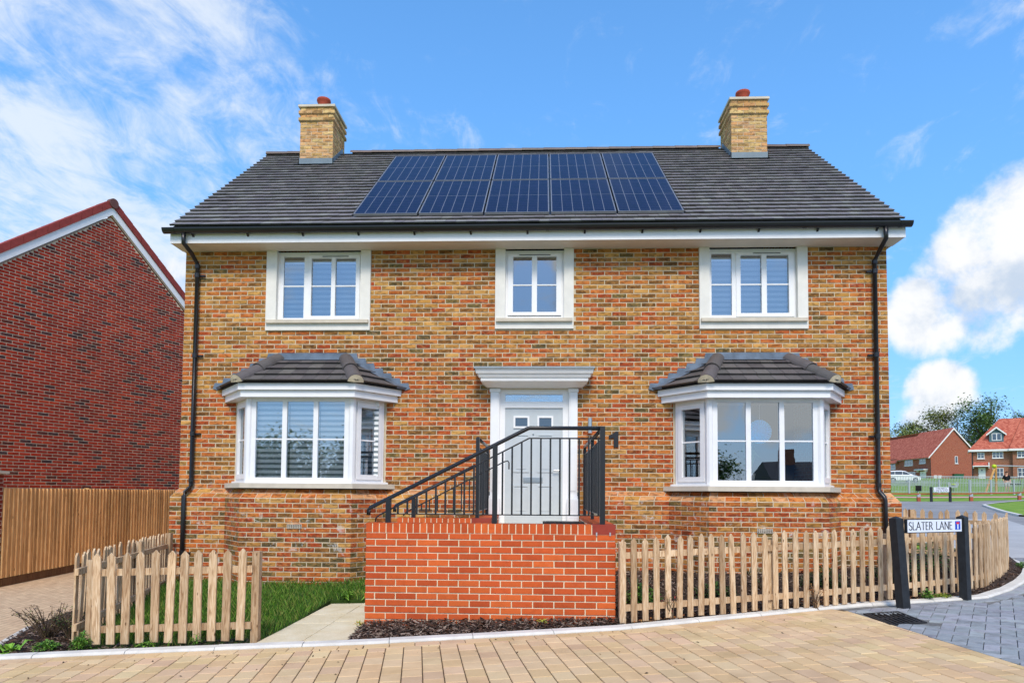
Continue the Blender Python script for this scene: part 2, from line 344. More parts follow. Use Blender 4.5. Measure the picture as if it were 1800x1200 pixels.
# ---- mesh builder
class B:
    def __init__(s): s.v = []; s.f = []; s.c = []; s.uv = None
    def add(s, vs, fs, c=None):
        o = len(s.v); s.v += [tuple(v) for v in vs]
        for f in fs: s.f.append(tuple(i+o for i in f)); s.c.append(c)
    def box(s, x0, x1, y0, y1, z0, z1, c=None):
        s.add([(x0, y0, z0), (x1, y0, z0), (x1, y1, z0), (x0, y1, z0), (x0, y0, z1), (x1, y0, z1), (x1, y1, z1), (x0, y1, z1)],
              [(0, 3, 2, 1), (4, 5, 6, 7), (0, 1, 5, 4), (1, 2, 6, 5), (2, 3, 7, 6), (3, 0, 4, 7)], c)
    def ob(s, A, u, n, s0, s1, d0, d1, z0, z1, c=None):
        """box in a wall frame: s along u, d along outward n, z up"""
        P = lambda a, d, z: (A[0]+u[0]*a+n[0]*d, A[1]+u[1]*a+n[1]*d, z)
        s.add([P(s0, d1, z0), P(s1, d1, z0), P(s1, d0, z0), P(s0, d0, z0), P(s0, d1, z1), P(s1, d1, z1), P(s1, d0, z1), P(s0, d0, z1)],
              [(0, 3, 2, 1), (4, 5, 6, 7), (0, 1, 5, 4), (1, 2, 6, 5), (2, 3, 7, 6), (3, 0, 4, 7)], c)
    def bar(s, p, q, w, h=None, up=(0, 0, 1), c=None):
        p = Vector(p); q = Vector(q); d = (q-p).normalized(); h = h or w
        a = d.cross(Vector(up))
        if a.length < 1e-4: a = d.cross(Vector((0, 1, 0)))
        a.normalize(); b = a.cross(d).normalized()
        vs = []
        for e in (p, q):
            for i, j in ((-1, -1), (1, -1), (1, 1), (-1, 1)): vs.append(e+a*(w/2*i)+b*(h/2*j))
        s.add(vs, [(0, 1, 2, 3), (7, 6, 5, 4), (0, 4, 5, 1), (1, 5, 6, 2), (2, 6, 7, 3), (3, 7, 4, 0)], c)
    def tube(s, pts, r, n=10, c=None, cap=True):
        pts = [Vector(p) for p in pts]; rs = r if isinstance(r, (list, tuple)) else [r]*len(pts)
        ref = Vector((0.31, 0.17, 0.93)); rings = []
        for i, p in enumerate(pts):
            d = (pts[min(i+1, len(pts)-1)]-pts[max(i-1, 0)]).normalized()
            a = d.cross(ref)
            if a.length < 1e-3: a = d.cross(Vector((1, 0, 0)))
            a.normalize(); b = d.cross(a); ref = a.cross(d)*1.0 if False else ref
            rings.append([p+a*(rs[i]*math.cos(k*2*math.pi/n))+b*(rs[i]*math.sin(k*2*math.pi/n)) for k in range(n)])
        fs = []
        for i in range(len(pts)-1):
            for k in range(n): fs.append((i*n+k, i*n+(k+1) % n, (i+1)*n+(k+1) % n, (i+1)*n+k))
        if cap: fs.append(tuple(range(n-1, -1, -1))); fs.append(tuple((len(pts)-1)*n+k for k in range(n)))
        s.add([v for rg in rings for v in rg], fs, c)
    def lathe(s, prof, ctr, n=20, c=None):
        vs = []
        for r, z in prof:
            for k in range(n): vs.append((ctr[0]+r*math.cos(k*2*math.pi/n), ctr[1]+r*math.sin(k*2*math.pi/n), ctr[2]+z))
        fs = []
        for i in range(len(prof)-1):
            for k in range(n): fs.append((i*n+k, i*n+(k+1) % n, (i+1)*n+(k+1) % n, (i+1)*n+k))
        s.add(vs, fs, c)
    def prism(s, poly, A, u, n, d0, d1, c=None):
        """polygon in (s, z) of a wall frame, extruded from d0 to d1 along n"""
        k = len(poly); P = lambda a, d, z: (A[0]+u[0]*a+n[0]*d, A[1]+u[1]*a+n[1]*d, z)
        vs = [P(a, d1, z) for a, z in poly]+[P(a, d0, z) for a, z in poly]
        fs = [tuple(range(k)), tuple(range(2*k-1, k-1, -1))]+[(i, i+k, (i+1) % k+k, (i+1) % k) for i in range(k)]
        s.add(vs, fs, c)
    def slab(s, poly, zf, top, depth, bev, c=None):
        """flat stone with a chamfered rim on sloping ground; poly counter-clockwise in plan"""
        k = len(poly); cx = sum(p[0] for p in poly)/k; cy = sum(p[1] for p in poly)/k
        ins = []
        for x, y in poly:
            dx, dy = cx-x, cy-y; L = math.hypot(dx, dy) or 1; ins.append((x+dx/L*bev*1.4, y+dy/L*bev*1.4))
        vs = [(x, y, zf(x, y)+top-depth) for x, y in poly]+[(x, y, zf(x, y)+top-bev) for x, y in poly]+[(x, y, zf(x, y)+top) for x, y in ins]
        fs = []
        for i in range(k):
            j = (i+1) % k; fs += [(i, j, j+k, i+k), (i+k, j+k, j+2*k, i+2*k)]
        fs.append(tuple(range(2*k, 3*k))); s.add(vs, fs, c)
    def brick(s, A, u, n, s0, s1, z0, z1, d=0.006, b=0.004, c=None, back=0.012):
        P = lambda a, dd_, z: (A[0]+u[0]*a+n[0]*dd_, A[1]+u[1]*a+n[1]*dd_, z)
        vs = []
        for dd_, i in ((-back, 0), (d-b, 0), (d, b)):
            vs += [P(s0+i, dd_, z0+i), P(s1-i, dd_, z0+i), P(s1-i, dd_, z1-i), P(s0+i, dd_, z1-i)]
        fs = []
        for r in (0, 4):
            for i in range(4): fs.append((r+i, r+(i+1) % 4, r+4+(i+1) % 4, r+4+i))
        fs.append((8, 9, 10, 11)); s.add(vs, fs, c)
    def mesh(s, name, mat, smooth=False):
        me = bpy.data.meshes.new(name); me.from_pydata(s.v, [], s.f)
        if any(c is not None for c in s.c):
            a = me.attributes.new('col', 'FLOAT_COLOR', 'FACE'); fl = []
            for c in s.c: fl += list(c or (0.5, 0.5, 0.5, 1))
            a.data.foreach_set('color', fl)
        if mat is not None: me.materials.append(M[mat] if isinstance(mat, str) else mat)
        if smooth: me.polygons.foreach_set('use_smooth', [True]*len(me.polygons))
        me.update(); return me
    def build(s, name, mat, parent=None, smooth=False, **kw):
        return put(name, s.mesh(name, mat, smooth), parent, **kw)
def put(name, me, parent=None, **kw):
    o = bpy.data.objects.new(name, me); col.objects.link(o)
    if parent is not None:
        o.parent = parent
        if parent.type == 'EMPTY' and not kw.get('local'): o.location = -Vector(parent.get('_l', (0, 0, 0))) if '_l' in parent else (0, 0, 0)
    tag(o, kw.get('label'), kw.get('cat'), kw.get('group'), kw.get('kind'))
    return o
def tag(o, label=None, cat=None, group=None, kind=None):
    if label: o['label'] = label
    if cat: o['category'] = cat
    if group: o['group'] = group
    if kind: o['kind'] = kind
    return o
ROOTS = []
def thing(name, loc, label, cat, group=None, rz=0):
    o = bpy.data.objects.new(name, None); col.objects.link(o); o.empty_display_size = 0.1
    o.location = loc; o['_l'] = tuple(loc); ROOTS.append(o)
    o.rotation_euler.z = rz
    return tag(o, label, cat, group)
def uvbox(me, su=1.0):
    """metre-scale box-projected UVs"""
    uvl = me.uv_layers.new(name='uv')
    for p in me.polygons:
        n = p.normal
        for li in p.loop_indices:
            v = me.vertices[me.loops[li].vertex_index].co
            if abs(n.z) > 0.9: uvl.data[li].uv = (v.x*su, v.y*su)
            elif abs(n.x) > abs(n.y): uvl.data[li].uv = (v.y*su, (v.z/max(math.sqrt(1-n.z*n.z), .2))*su)
            else: uvl.data[li].uv = (v.x*su, (v.z/max(math.sqrt(1-n.z*n.z), .2))*su)
def sheet(name, poly, zf, mat, step=None, off=0.0, uv=None, skirt=0.0, **kw):
    bm = bmesh.new(); bm.faces.new([bm.verts.new((x, y, 0)) for x, y in poly])
    xs = [p[0] for p in poly]; ys = [p[1] for p in poly]
    cx, cy = [-8, 14], [0, 32, 106, 186]
    if step:
        k = math.ceil(min(xs)/step)
        while k*step < max(xs): cx.append(k*step); k += 1
        k = math.ceil(min(ys)/step)
        while k*step < max(ys): cy.append(k*step); k += 1
    for x in cx:
        if min(xs) < x < max(xs): bmesh.ops.bisect_plane(bm, geom=bm.verts[:]+bm.edges[:]+bm.faces[:], plane_co=(x, 0, 0), plane_no=(1, 0, 0))
    for y in cy:
        if min(ys) < y < max(ys): bmesh.ops.bisect_plane(bm, geom=bm.verts[:]+bm.edges[:]+bm.faces[:], plane_co=(0, y, 0), plane_no=(0, 1, 0))
    for v in bm.verts: v.co.z = zf(v.co.x, v.co.y)+off
    if skirt:
        be_ = [e for e in bm.edges if len(e.link_faces) == 1]; ex = bmesh.ops.extrude_edge_only(bm, edges=be_)
        for v in ex['geom']:
            if isinstance(v, bmesh.types.BMVert): v.co.z -= skirt
    bmesh.ops.recalc_face_normals(bm, faces=bm.faces[:])
    for f in bm.faces:
        if f.normal.z < -0.3: f.normal_flip()
    me = bpy.data.meshes.new(name); bm.to_mesh(me); bm.free(); me.materials.append(M[mat])
    if uv:
        l = me.uv_layers.new(name='uv'); ca, sa = math.cos(uv), math.sin(uv)
        for lp in me.loops:
            v = me.vertices[lp.vertex_index].co; l.data[lp.index].uv = (v.x*ca+v.y*sa, -v.x*sa+v.y*ca)
    return put(name, me, None, **kw)
def clip(poly, px, py, nx, ny):
    """keep the side of the polygon where (p-P).n <= 0"""
    out = []
    for i, a in enumerate(poly):
        b = poly[(i+1) % len(poly)]
        da = (a[0]-px)*nx+(a[1]-py)*ny; db = (b[0]-px)*nx+(b[1]-py)*ny
        if da <= 0: out.append(a)
        if (da < 0 < db) or (db < 0 < da):
            t = da/(da-db); out.append((a[0]+(b[0]-a[0])*t, a[1]+(b[1]-a[1])*t))
    return out
def jit(c, k=0.12):
    f = 1+random.uniform(-k, k); return (c[0]*f, c[1]*f*(1+random.uniform(-.04, .04)), c[2]*f, 1.0)
def pick(ws):
    r = random.uniform(0, sum(w for w, _ in ws))
    for w, c in ws:
        r -= w
        if r <= 0: return c
    return ws[-1][1]

# ================================================================== ground, paving, road
xs = [-400, -120, -40, -8, 0, 7, 14, 40, 90, 180, 500]; ys = [-160, -60, -20, 0, 16, 32, 70, 106, 186, 300, 700]
b = B()
b.v = [(x, y, G(x, y)-0.06) for y in ys for x in xs]
nx_ = len(xs)
b.f = [(j*nx_+i, j*nx_+i+1, (j+1)*nx_+i+1, (j+1)*nx_+i) for j in range(len(ys)-1) for i in range(nx_-1)]
b.c = [None]*len(b.f)
b.build('ground', 'grass_ground', kind='structure')

KW = 0.13                                     # kerb width; outer edge lies towards the paving
def offset_line(pts, d):
    out = []
    for i, p in enumerate(pts):
        a = pts[max(i-1, 0)]; c = pts[min(i+1, len(pts)-1)]
        tx, ty = c[0]-a[0], c[1]-a[1]; L = math.hypot(tx, ty); out.append((p[0]+ty/L*d, p[1]-tx/L*d))
    return out
KOUT = offset_line(KIN, KW)
GREY_X0, GREY_X1 = 9.62, 9.86                  # boundary between buff and grey blocks
# sand bed under the blocks
kk = [p for p in KOUT if p[0] < 9.6]
gy = -3.0
buff = [(-3.2, -16), (9.9, -16), (9.62, gy+0.45)] + kk[::-1]
pave = sheet('pavement', buff, G, 'joint_sand', off=-0.012, kind='structure')
kk2 = [p for p in KOUT if p[0] > 9.6]
greyp = [(9.62, gy+0.45), (9.9, -16), (18.5, -16), (18.5, 2.0), (16.3, 6.0)] + kk2[::-1]
gpave = sheet('block_road', greyp, G, 'joint_grey', off=-0.012, kind='structure')
BUFF = [rgb(217, 187, 141), rgb(213, 181, 134), rgb(221, 193, 148), rgb(212, 180, 141), rgb(216, 183, 145), rgb(210, 178, 132)]
GREY = [rgb(154, 158, 162), rgb(146, 150, 155), rgb(162, 166, 169), rgb(150, 154, 158)]
CAMX, CAMY = 6.0, -11.08
def lay(parent, name, cells, Lx, Ly, cols, zf, mat, lim, clipf, gap=(0.0040, 0.0042)):
    """cells: (cx, cy, angle). Whole stones near the camera become objects, the rest one joined part"""
    whole, cut = [], []
    hx, hy = Lx/2-gap[0], Ly/2-gap[1]
    for cx, cy, an in cells:
        ca, sa = math.cos(an), math.sin(an)
        q = [(cx+a*ca-b_*sa, cy+a*sa+b_*ca) for a, b_ in ((-hx, -hy), (hx, -hy), (hx, hy), (-hx, hy))]
        q2 = clipf(q)
        if q2 is None or len(q2) < 3: continue
        if len(q2) == 4 and all(abs(a[0]-b_[0])+abs(a[1]-b_[1]) < 1e-6 for a, b_ in zip(q, q2)): whole.append((math.hypot(cx-CAMX, cy-CAMY), cx, cy, an, q))
        else: cut.append(q2)
    whole.sort()
    vis = [w for w in whole if w[0] > 4.95]
    near = vis[:lim]; rest = vis[lim:]+[w for w in whole if w[0] <= 4.95]
    protos = []
    for c in cols:
        for k in range(2):
            bb = B(); bb.slab([(-hx, -hy), (hx, -hy), (hx, hy), (-hx, hy)], lambda x, y: 0, 0, 0.04, 0.0045, jit(c, 0.07)); protos.append(bb.mesh(name, mat))
    for d, cx, cy, an, q in near:
        o = put(name, random.choice(protos), parent)
        o.location = (cx, cy, zf(cx, cy)+random.uniform(-0.0012, 0.0012))
        o.rotation_euler = (Matrix.Rotation(-math.atan(0.03), 3, 'Y') @ Matrix.Rotation(an, 3, 'Z')).to_euler()
    bb = B()
    for w in rest: bb.slab(w[4], zf, random.uniform(-.001, .001), 0.04, 0.0045, jit(random.choice(cols), 0.07))
    for q in cut: bb.slab(q, zf, 0, 0.04, 0.004, jit(random.choice(cols), 0.07))
    if bb.v: bb.build(name, mat, parent, kind='stuff')
# kerb-side stretcher row, then columns running out from the kerb
PW, PL = 0.172, 0.243
def line_of(pts):
    segs = []
    for a, c in zip(pts, pts[1:]):
        L = math.hypot(c[0]-a[0], c[1]-a[1]); segs.append((a, ((c[0]-a[0])/L, (c[1]-a[1])/L), L))
    return segs
KSEG = line_of(offset_line(KIN, KW+0.006))
KSEG2 = line_of(offset_line(KIN, KW+0.006+PW))
an0 = math.atan2(0.18, 0.984); ca, sa = math.cos(an0), math.sin(an0)
cells = []
for i in range(-40, 60):
    for j in range(-12, 22):
        a = i*PW; e = j*PL+(PL/2 if i % 2 else 0)
        x = 4.75+a*ca-e*-sa*-1; y = -5.3+a*sa+e*ca
        x = 4.75+a*ca-e*sa; y = -5.3+a*sa+e*ca
        if -0.6 < x < 10.2 and -6.5 < y < -2.2: cells.append((x, y, an0+math.pi/2))
def clip_buff(q):
    mx = sum(p[0] for p in q)/4
    for (A, t, L) in KSEG2:
        if A[0]-0.25 <= mx <= A[0]+t[0]*L+0.25: q = clip(q, A[0], A[1], -t[1], t[0])
    q = clip(q, 9.62, gy, 0.9959, 0.09)
    return q if len(q) >= 3 and abs(area(q)) > 0.002 else None
def area(q): return 0.5*sum(q[i][0]*q[(i+1) % len(q)][1]-q[(i+1) % len(q)][0]*q[i][1] for i in range(len(q)))
lay(pave, 'paver', cells, PL, PW, BUFF, G, 'paver', 290, clip_buff)
bb = B()
for (A, t, L) in KSEG:
    k = max(1, round(L/PL)); l = L/k
    for i in range(k):
        s0 = i*l+0.003; s1 = (i+1)*l-0.003
        q = [(A[0]+t[0]*s0+t[1]*PW, A[1]+t[1]*s0-t[0]*PW), (A[0]+t[0]*s1+t[1]*PW, A[1]+t[1]*s1-t[0]*PW), (A[0]+t[0]*s1, A[1]+t[1]*s1), (A[0]+t[0]*s0, A[1]+t[1]*s0)]
        if q[0][0] < 9.55 and q[0][0] > -0.6: bb.slab(q, G, 0, 0.04, 0.0045, jit(random.choice(BUFF), 0.07))
bb.build('edge_paver', 'paver', pave, kind='stuff')
# grey herringbone
a_ = 0.125; cells = []; an1 = R(45+12)
ca, sa = math.cos(an1), math.sin(an1)
for i in range(-60, 60):
    for j in range(-60, 60):
        k = (i-j) % 4
        if k == 0: lx, ly, an = i+1.0, j+0.5, an1
        elif k == 2: lx, ly, an = i+0.5, j, an1+math.pi/2
        else: continue
        lx *= a_; ly *= a_
        x = 11.5+lx*ca-ly*sa; y = -3.5+lx*sa+ly*ca
        if 9.5 < x < 16.3 and -6.2 < y < 3.2 and (x-6)/(y+11.08) > 0.40: cells.append((x, y, an))
def clip_grey(q):
    mx = sum(p[0] for p in q)/4; my = sum(p[1] for p in q)/4
    for (A, t, L) in KSEG2:
        if A[0]-0.3 <= mx <= A[0]+t[0]*L+0.3 and A[0] < 14.5: q = clip(q, A[0], A[1], -t[1], t[0])
    q = clip(q, 9.62+0.012, gy, -0.9959, -0.09)
    if 9.62 < mx < 10.14 and -3.68 < my < -2.98:
        return None
    return q if len(q) >= 3 and abs(area(q)) > 0.002 else None
lay(gpave, 'paver', cells, 2*a_, a_, GREY, G, 'slate_paver', 290, clip_grey, (0.003, 0.003))
bb = B()
for (A, t, L) in KSEG:
    k = max(1, round(L/0.22)); l = L/k
    for i in range(k):
        s0 = i*l+0.003; s1 = (i+1)*l-0.003; W_ = PW-0.006
        q = [(A[0]+t[0]*s0+t[1]*W_, A[1]+t[1]*s0-t[0]*W_), (A[0]+t[0]*s1+t[1]*W_, A[1]+t[1]*s1-t[0]*W_), (A[0]+t[0]*s1, A[1]+t[1]*s1), (A[0]+t[0]*s0, A[1]+t[1]*s0)]
        if 10.2 < q[0][0] < 14.6: bb.slab(q, G, 0, 0.04, 0.0045, jit(random.choice(GREY), 0.07))
bb.build('edge_paver', 'slate_paver', gpave, kind='stuff')
# kerb stones
b = B(); b.add([(x, y, G(x, y)-0.03) for x, y in KIN]+[(x, y, G(x, y)-0.03) for x, y in KOUT], [(i, i+1, len(KIN)+i+1, len(KIN)+i) for i in range(len(KIN)-1)])
kerb = b.build('kerb', 'joint_grey', kind='structure')
def walk(pts, step):
    """points every `step` metres along a polyline"""
    out = []; d = 0
    for a, c in zip(pts, pts[1:]):
        L = math.hypot(c[0]-a[0], c[1]-a[1])
        while d <= L: out.append((a[0]+(c[0]-a[0])*d/L, a[1]+(c[1]-a[1])*d/L)); d += step
        d -= L
    return out
dense_i = walk(KIN, 0.12); KD = offset_line(dense_i, KW)
n = 7
for i in range(0, len(dense_i)-n, n):
    bb = B(); A = dense_i[i:i+n+1]; D = KD[i:i+n+1]; zz_ = random.uniform(-0.002, 0.002); m_ = len(A)
    g = 0.05
    A = [(A[0][0]+(A[1][0]-A[0][0])*g, A[0][1]+(A[1][1]-A[0][1])*g)]+A[1:]; D = [(D[0][0]+(D[1][0]-D[0][0])*g, D[0][1]+(D[1][1]-D[0][1])*g)]+D[1:]
    vs = []
    for (x, y), (X, Y) in zip(A, D):
        z = G(x, y)+zz_
        vs += [(x, y, z-0.05), (x, y, z+0.03), (X+(x-X)*0.18, Y+(y-Y)*0.18, z+0.026), (X, Y, z+0.006), (X, Y, z-0.05)]
    fs = []
    for k in range(m_-1):
        for q in range(4): fs.append((k*5+q, k*5+q+1, (k+1)*5+q+1, (k+1)*5+q))
    fs += [(0, 1, 2, 3, 4), tuple((m_-1)*5+q for q in (4, 3, 2, 1, 0))]
    bb.add(vs, fs); bb.build('kerb_stone', 'kerbstone', kerb)
# driveway on the left, between the front garden and the boarded fence
sheet('driveway', [(-14, -4.95), (-3.2, -5.3), (0.62, -4.72), (0.2, -3.4), (-0.35, -2.0), (-0.4, -0.3), (-0.4, 9), (-3.6, 9), (-3.6, -0.5), (-14, 0.5)], G, 'block_drive', off=-0.004, uv=R(100), kind='structure')
b = B()
for A, D in zip([(0.62, -4.70), (0.25, -3.9)], [(0.25, -3.9), (-0.05, -3.2)]):
    u = Vector((D[0]-A[0], D[1]-A[1])); L = u.length; u /= L
    b.add([(A[0], A[1], G(*A)-.04), (D[0], D[1], G(*D)-.04), (D[0], D[1], G(*D)+.03), (A[0], A[1], G(*A)+.03), (A[0]-.06*-u.y, A[1]+-.06*u.x, G(*A)+.03), (D[0]-.06*-u.y, D[1]-.06*u.x, G(*D)+.03),
           (A[0]+.06*u.y, A[1]-.06*u.x, G(*A)-.04), (D[0]+.06*u.y, D[1]-.06*u.x, G(*D)-.04)], [(0, 1, 2, 3), (3, 2, 5, 4), (4, 5, 7, 6)])
b.build('edging', 'kerbstone', kind='structure')
# drain grating
gt = thing('drain_grating', (9.93, -3.25, G(9.9, -3.2)), 'black iron road gully grating set in the grey blocks beside the sign post', 'drain')
A, u, v = Vector((9.66, -3.68)), Vector((0.06, 0.998)), Vector((0.97, 0.24))
P2 = lambda a, c, z: ((A+u*a+v*c).x, (A+u*a+v*c).y, G(*(A+u*a+v*c))+z)
def pbox(bb, a0, a1, c0, c1, z0, z1):
    bb.add([P2(a0, c0, z0), P2(a1, c0, z0), P2(a1, c1, z0), P2(a0, c1, z0), P2(a0, c0, z1), P2(a1, c0, z1), P2(a1, c1, z1), P2(a0, c1, z1)],
           [(0, 1, 2, 3), (7, 6, 5, 4), (0, 4, 5, 1), (1, 5, 6, 2), (2, 6, 7, 3), (3, 7, 4, 0)])
LA, LC = 0.68, 0.46
bb = B(); pbox(bb, 0, LA, 0, 0.03, -0.05, 0.004); pbox(bb, 0, LA, LC-0.03, LC, -0.05, 0.004); pbox(bb, 0, 0.03, 0.03, LC-0.03, -0.05, 0.004); pbox(bb, LA-0.03, LA, 0.03, LC-0.03, -0.05, 0.004)
pbox(bb, LA/2-0.015, LA/2+0.015, 0.03, LC-0.03, -0.05, 0.003); bb.build('frame', 'iron', gt)
bb = B(); pbox(bb, 0.02, LA-.02, 0.02, LC-.02, -0.06, -0.045); bb.build('sump', 'dark', gt)
for half in (0, 1):
    for k in range(7):
        bb = B(); c0 = 0.045+k*0.057; pbox(bb, 0.03+half*(LA/2-0.015), LA/2-0.015+half*(LA/2-0.015), c0, c0+0.026, -0.04, 0.002); bb.build('grating_bar', 'iron', gt)

bb = B()
for i in range(70):
    x, y = random.uniform(1.5, 9.4), 0
    y = kin_y(x)-.2-abs(random.gauss(0, .7)); a = random.uniform(0, 6.28); q = random.uniform(.006, .02); z = G(x, y)+.004
    u = Vector((math.cos(a), math.sin(a), .25))*q; v = Vector((-math.sin(a), math.cos(a), .1))*q*.45; p = Vector((x, y, z)); c = jit(random.choice([rgb(60, 48, 38), rgb(96, 74, 52), rgb(40, 36, 32), rgb(140, 110, 70)]), .2)
    bb.add([p-u, p-v, p+u, p+v, p+Vector((0, 0, q*.4))], [(0, 1, 4), (1, 2, 4), (2, 3, 4), (3, 0, 4)], c)
bb.build('litter', 'chip', label='specks of leaf litter and grit on the buff block paving', cat='litter', kind='stuff')
# gardens
GL = [(1.30, -4.55), (1.6, -4.49), (2.325, -4.39), (3.14, -4.29), (3.12, -1.75), (4.0, -1.75), (4.0, 0.3), (-0.15, 0.3), (0.0, -.3), (0.53, -2.0), (1.22, -4.2)]
sheet('front_lawn', GL, GZ, 'lawn_soil', 0.3, skirt=0.15, kind='structure')
sheet('planting_bed', [(4.0, -4.18), (4.235, -4.16), (5.45, -3.93), (6.793, -3.637), (6.86, -3.60), (6.86, -3.3), (4.0, -3.3)], GZ, 'soil', 0.2, kind='structure')
sheet('planting_bed', [(6.80, -3.64), (8.3, -3.02), (9.903, -2.36), (10.75, -2.20), (11.62, -1.95), (12.30, -1.35), (12.95, -0.65), (13.60, 0.14), (14.32, 1.12), (14.4, 2.6), (11.5, 2.6), (11.5, 0.2), (6.80, 0.2)], GZ, 'soil', 0.25, kind='structure')
sheet('planting_bed', [(0.62, -4.70), (0.25, -3.9), (-0.05, -3.2), (-0.35, -2.0), (-0.35, 0.2), (0.0, 0.2), (0.0, -.3), (0.53, -2.0), (1.22, -4.2), (1.30, -4.54)], G, 'soil', 0.3, off=0.012, kind='structure')
# path slabs
pth = sheet('garden_path', [(3.13, -4.29), (4.05, -4.18), (4.05, -1.75), (3.13, -1.75)], G, 'soil', 0.5, off=0.0, kind='structure')
for c in range(2):
    y0 = -4.28+c*0.10
    for rlen in (0.45, 0.62, 0.60, 0.62, 0.22):
        y1 = min(y0+rlen, -1.76); bb = B(); x0 = 3.14+c*0.455
        if y1-y0 > 0.05: bb.slab([(x0, y0), (x0+0.449, y0), (x0+0.449, y1-0.006), (x0, y1-0.006)], G, 0.022+random.uniform(-.002, .002), 0.04, 0.004); bb.build('paving_slab', 'slab', pth)
        y0 = y1

# grass blades
def blade(bb, x, y, z, h, w, c):
    a = random.uniform(0, 6.28); l = random.uniform(0.1, 0.6)*h; ux, uy = math.cos(a)*w, math.sin(a)*w; la = random.uniform(0, 6.28)
    bb.add([(x-ux, y-uy, z), (x+ux, y+uy, z), (x+math.cos(la)*l*.4+ux*.5, y+math.sin(la)*l*.4+uy*.5, z+h*.6), (x+math.cos(la)*l, y+math.sin(la)*l, z+h)], [(0, 1, 2), (0, 2, 3)], c)
GR = [rgb(70, 114, 26), rgb(90, 134, 36), rgb(56, 94, 22), rgb(112, 150, 52), rgb(46, 80, 20), rgb(138, 146, 72)]
def inside(x, y, poly):
    r = False
    for (a, c), (d, e) in zip(poly, poly[1:]+poly[:1]):
        if (c > y) != (e > y) and x < (d-a)*(y-c)/(e-c)+a: r = not r
    return r
bb = B(); cnt = 0
while cnt < 26000:
    x, y = random.uniform(-0.3, 4.0), random.uniform(-4.5, -0.1)
    if not inside(x, y, GL): continue
    if y < kin_y(x)+0.22+0.12*math.sin(x*5): continue
    if y < kin_y(x)+0.55 and random.random() < 0.5: continue
    cnt += 1; blade(bb, x, y, GZ(x, y)-.004, random.uniform(0.05, 0.13), random.uniform(.002, .0042), jit(random.choice(GR), .2))
bb.build('grass', 'leaf', label='green unmown grass between the left picket fence and the house', cat='grass', kind='stuff')
# bark mulch
CH = [rgb(74, 56, 46), rgb(98, 80, 68), rgb(56, 42, 34), rgb(128, 110, 96), rgb(88, 62, 46), rgb(148, 132, 118), rgb(40, 32, 28)]
def chip(bb, x, y, z, s):
    a = random.uniform(0, 6.28); t1 = random.uniform(-.5, .5); l = s*random.uniform(.5, 1.5); w = s*random.uniform(.18, .4)
    u = Vector((math.cos(a)*math.cos(t1), math.sin(a)*math.cos(t1), math.sin(t1)))*l; v = Vector((-math.sin(a), math.cos(a), random.uniform(-.8, .8)))*w
    p = Vector((x, y, z)); h = Vector((0, 0, w*.35)); c = jit(random.choice(CH), .25)
    bb.add([p-u-v*.5, p+u-v*.7, p+u*.9+v*.6, p-u*.8+v, p-u*.6+h, p+u*.6+h], [(0, 1, 5, 4), (1, 2, 5), (2, 3, 4, 5), (3, 0, 4)], c)
bb = B(); cnt = 0
BED1 = [(4.02, -4.17), (4.235, -4.15), (5.45, -3.92), (6.793, -3.627), (6.86, -3.55), (6.86, -3.42), (4.02, -3.42)]
while cnt < 4200:
    x, y = random.uniform(3.95, 6.9), random.uniform(-4.2, -3.4)
    if inside(x, y, BED1): cnt += 1; chip(bb, x, y, GZ(x, y)+random.uniform(.0, .03)+0.045*max(0, (y+3.9)/.5), random.uniform(.014, .038))
bb.build('bark_mulch', 'chip', label='dark bark mulch heaped along the foot of the red brick entrance wall', cat='mulch', kind='stuff')
bb = B(); cnt = 0
while cnt < 9000:
    x, y = random.uniform(6.85, 14.2), random.uniform(-3.6, 0.9)
    k = kin_y(x)
    if y < k+0.01 or (x < 11.6 and y > -0.12): continue
    if y > k+0.6 and random.random() < 0.25: continue
    cnt += 1; chip(bb, x, y, GZ(x, y)+random.uniform(.0, .03), random.uniform(.014, .036))
bb.build('bark_mulch', 'chip', label='dark bark mulch in the bed behind the long right picket fence', cat='mulch', kind='stuff')
bb = B()
for i in range(900):
    x = random.uniform(-0.4, 3.1); y = kin_y(x)+random.uniform(0.01, 0.33)
    chip(bb, x, y, (GZ(x, y) if x > 1.2 else G(x, y)+.014)+random.uniform(.0, .02), random.uniform(.012, .03))
bb.build('bark_mulch', 'chip', label='scattered bark and leaf litter under the left picket fence', cat='mulch', kind='stuff')
bb = B(); cnt = 0
LBED = [(0.62, -4.62), (0.27, -3.9), (-0.03, -3.2), (0.20, -1.6), (0.50, -2.0), (1.22, -4.2), (1.28, -4.5)]
while cnt < 2200:
    x, y = random.uniform(-.1, 1.3), random.uniform(-4.7, -2.2)
    if inside(x, y, LBED): cnt += 1; chip(bb, x, y, G(x, y)+.016+random.uniform(0, .025), random.uniform(.014, .034))
bb.build('bark_mulch', 'chip', label='bark mulch round the straggly shrub at the far left', cat='mulch', kind='stuff')
DL = [rgb(176, 118, 62), rgb(150, 92, 48), rgb(196, 150, 92), rgb(120, 80, 50)]
bb = B()
for i in range(900):
    x = random.choice((random.gauss(9.6, .35), random.uniform(7, 11.3))); y = kin_y(x)+abs(random.gauss(0.05, .07))+0.01
    a = random.uniform(0, 6.28); s = random.uniform(.01, .022); z = GZ(x, y)+random.uniform(.01, .05)
    u = Vector((math.cos(a), math.sin(a), random.uniform(-.5, .5)))*s; v = Vector((-math.sin(a), math.cos(a), random.uniform(-.6, .6)))*s*.5; p = Vector((x, y, z))
    bb.add([p-u, p-v, p+u, p+v], [(0, 1, 2, 3)], jit(random.choice(DL), .2))
bb.build('dry_leaves', 'leaf', label='dry brown leaves drifted along the kerb under the right picket fence', cat='leaves', kind='stuff')

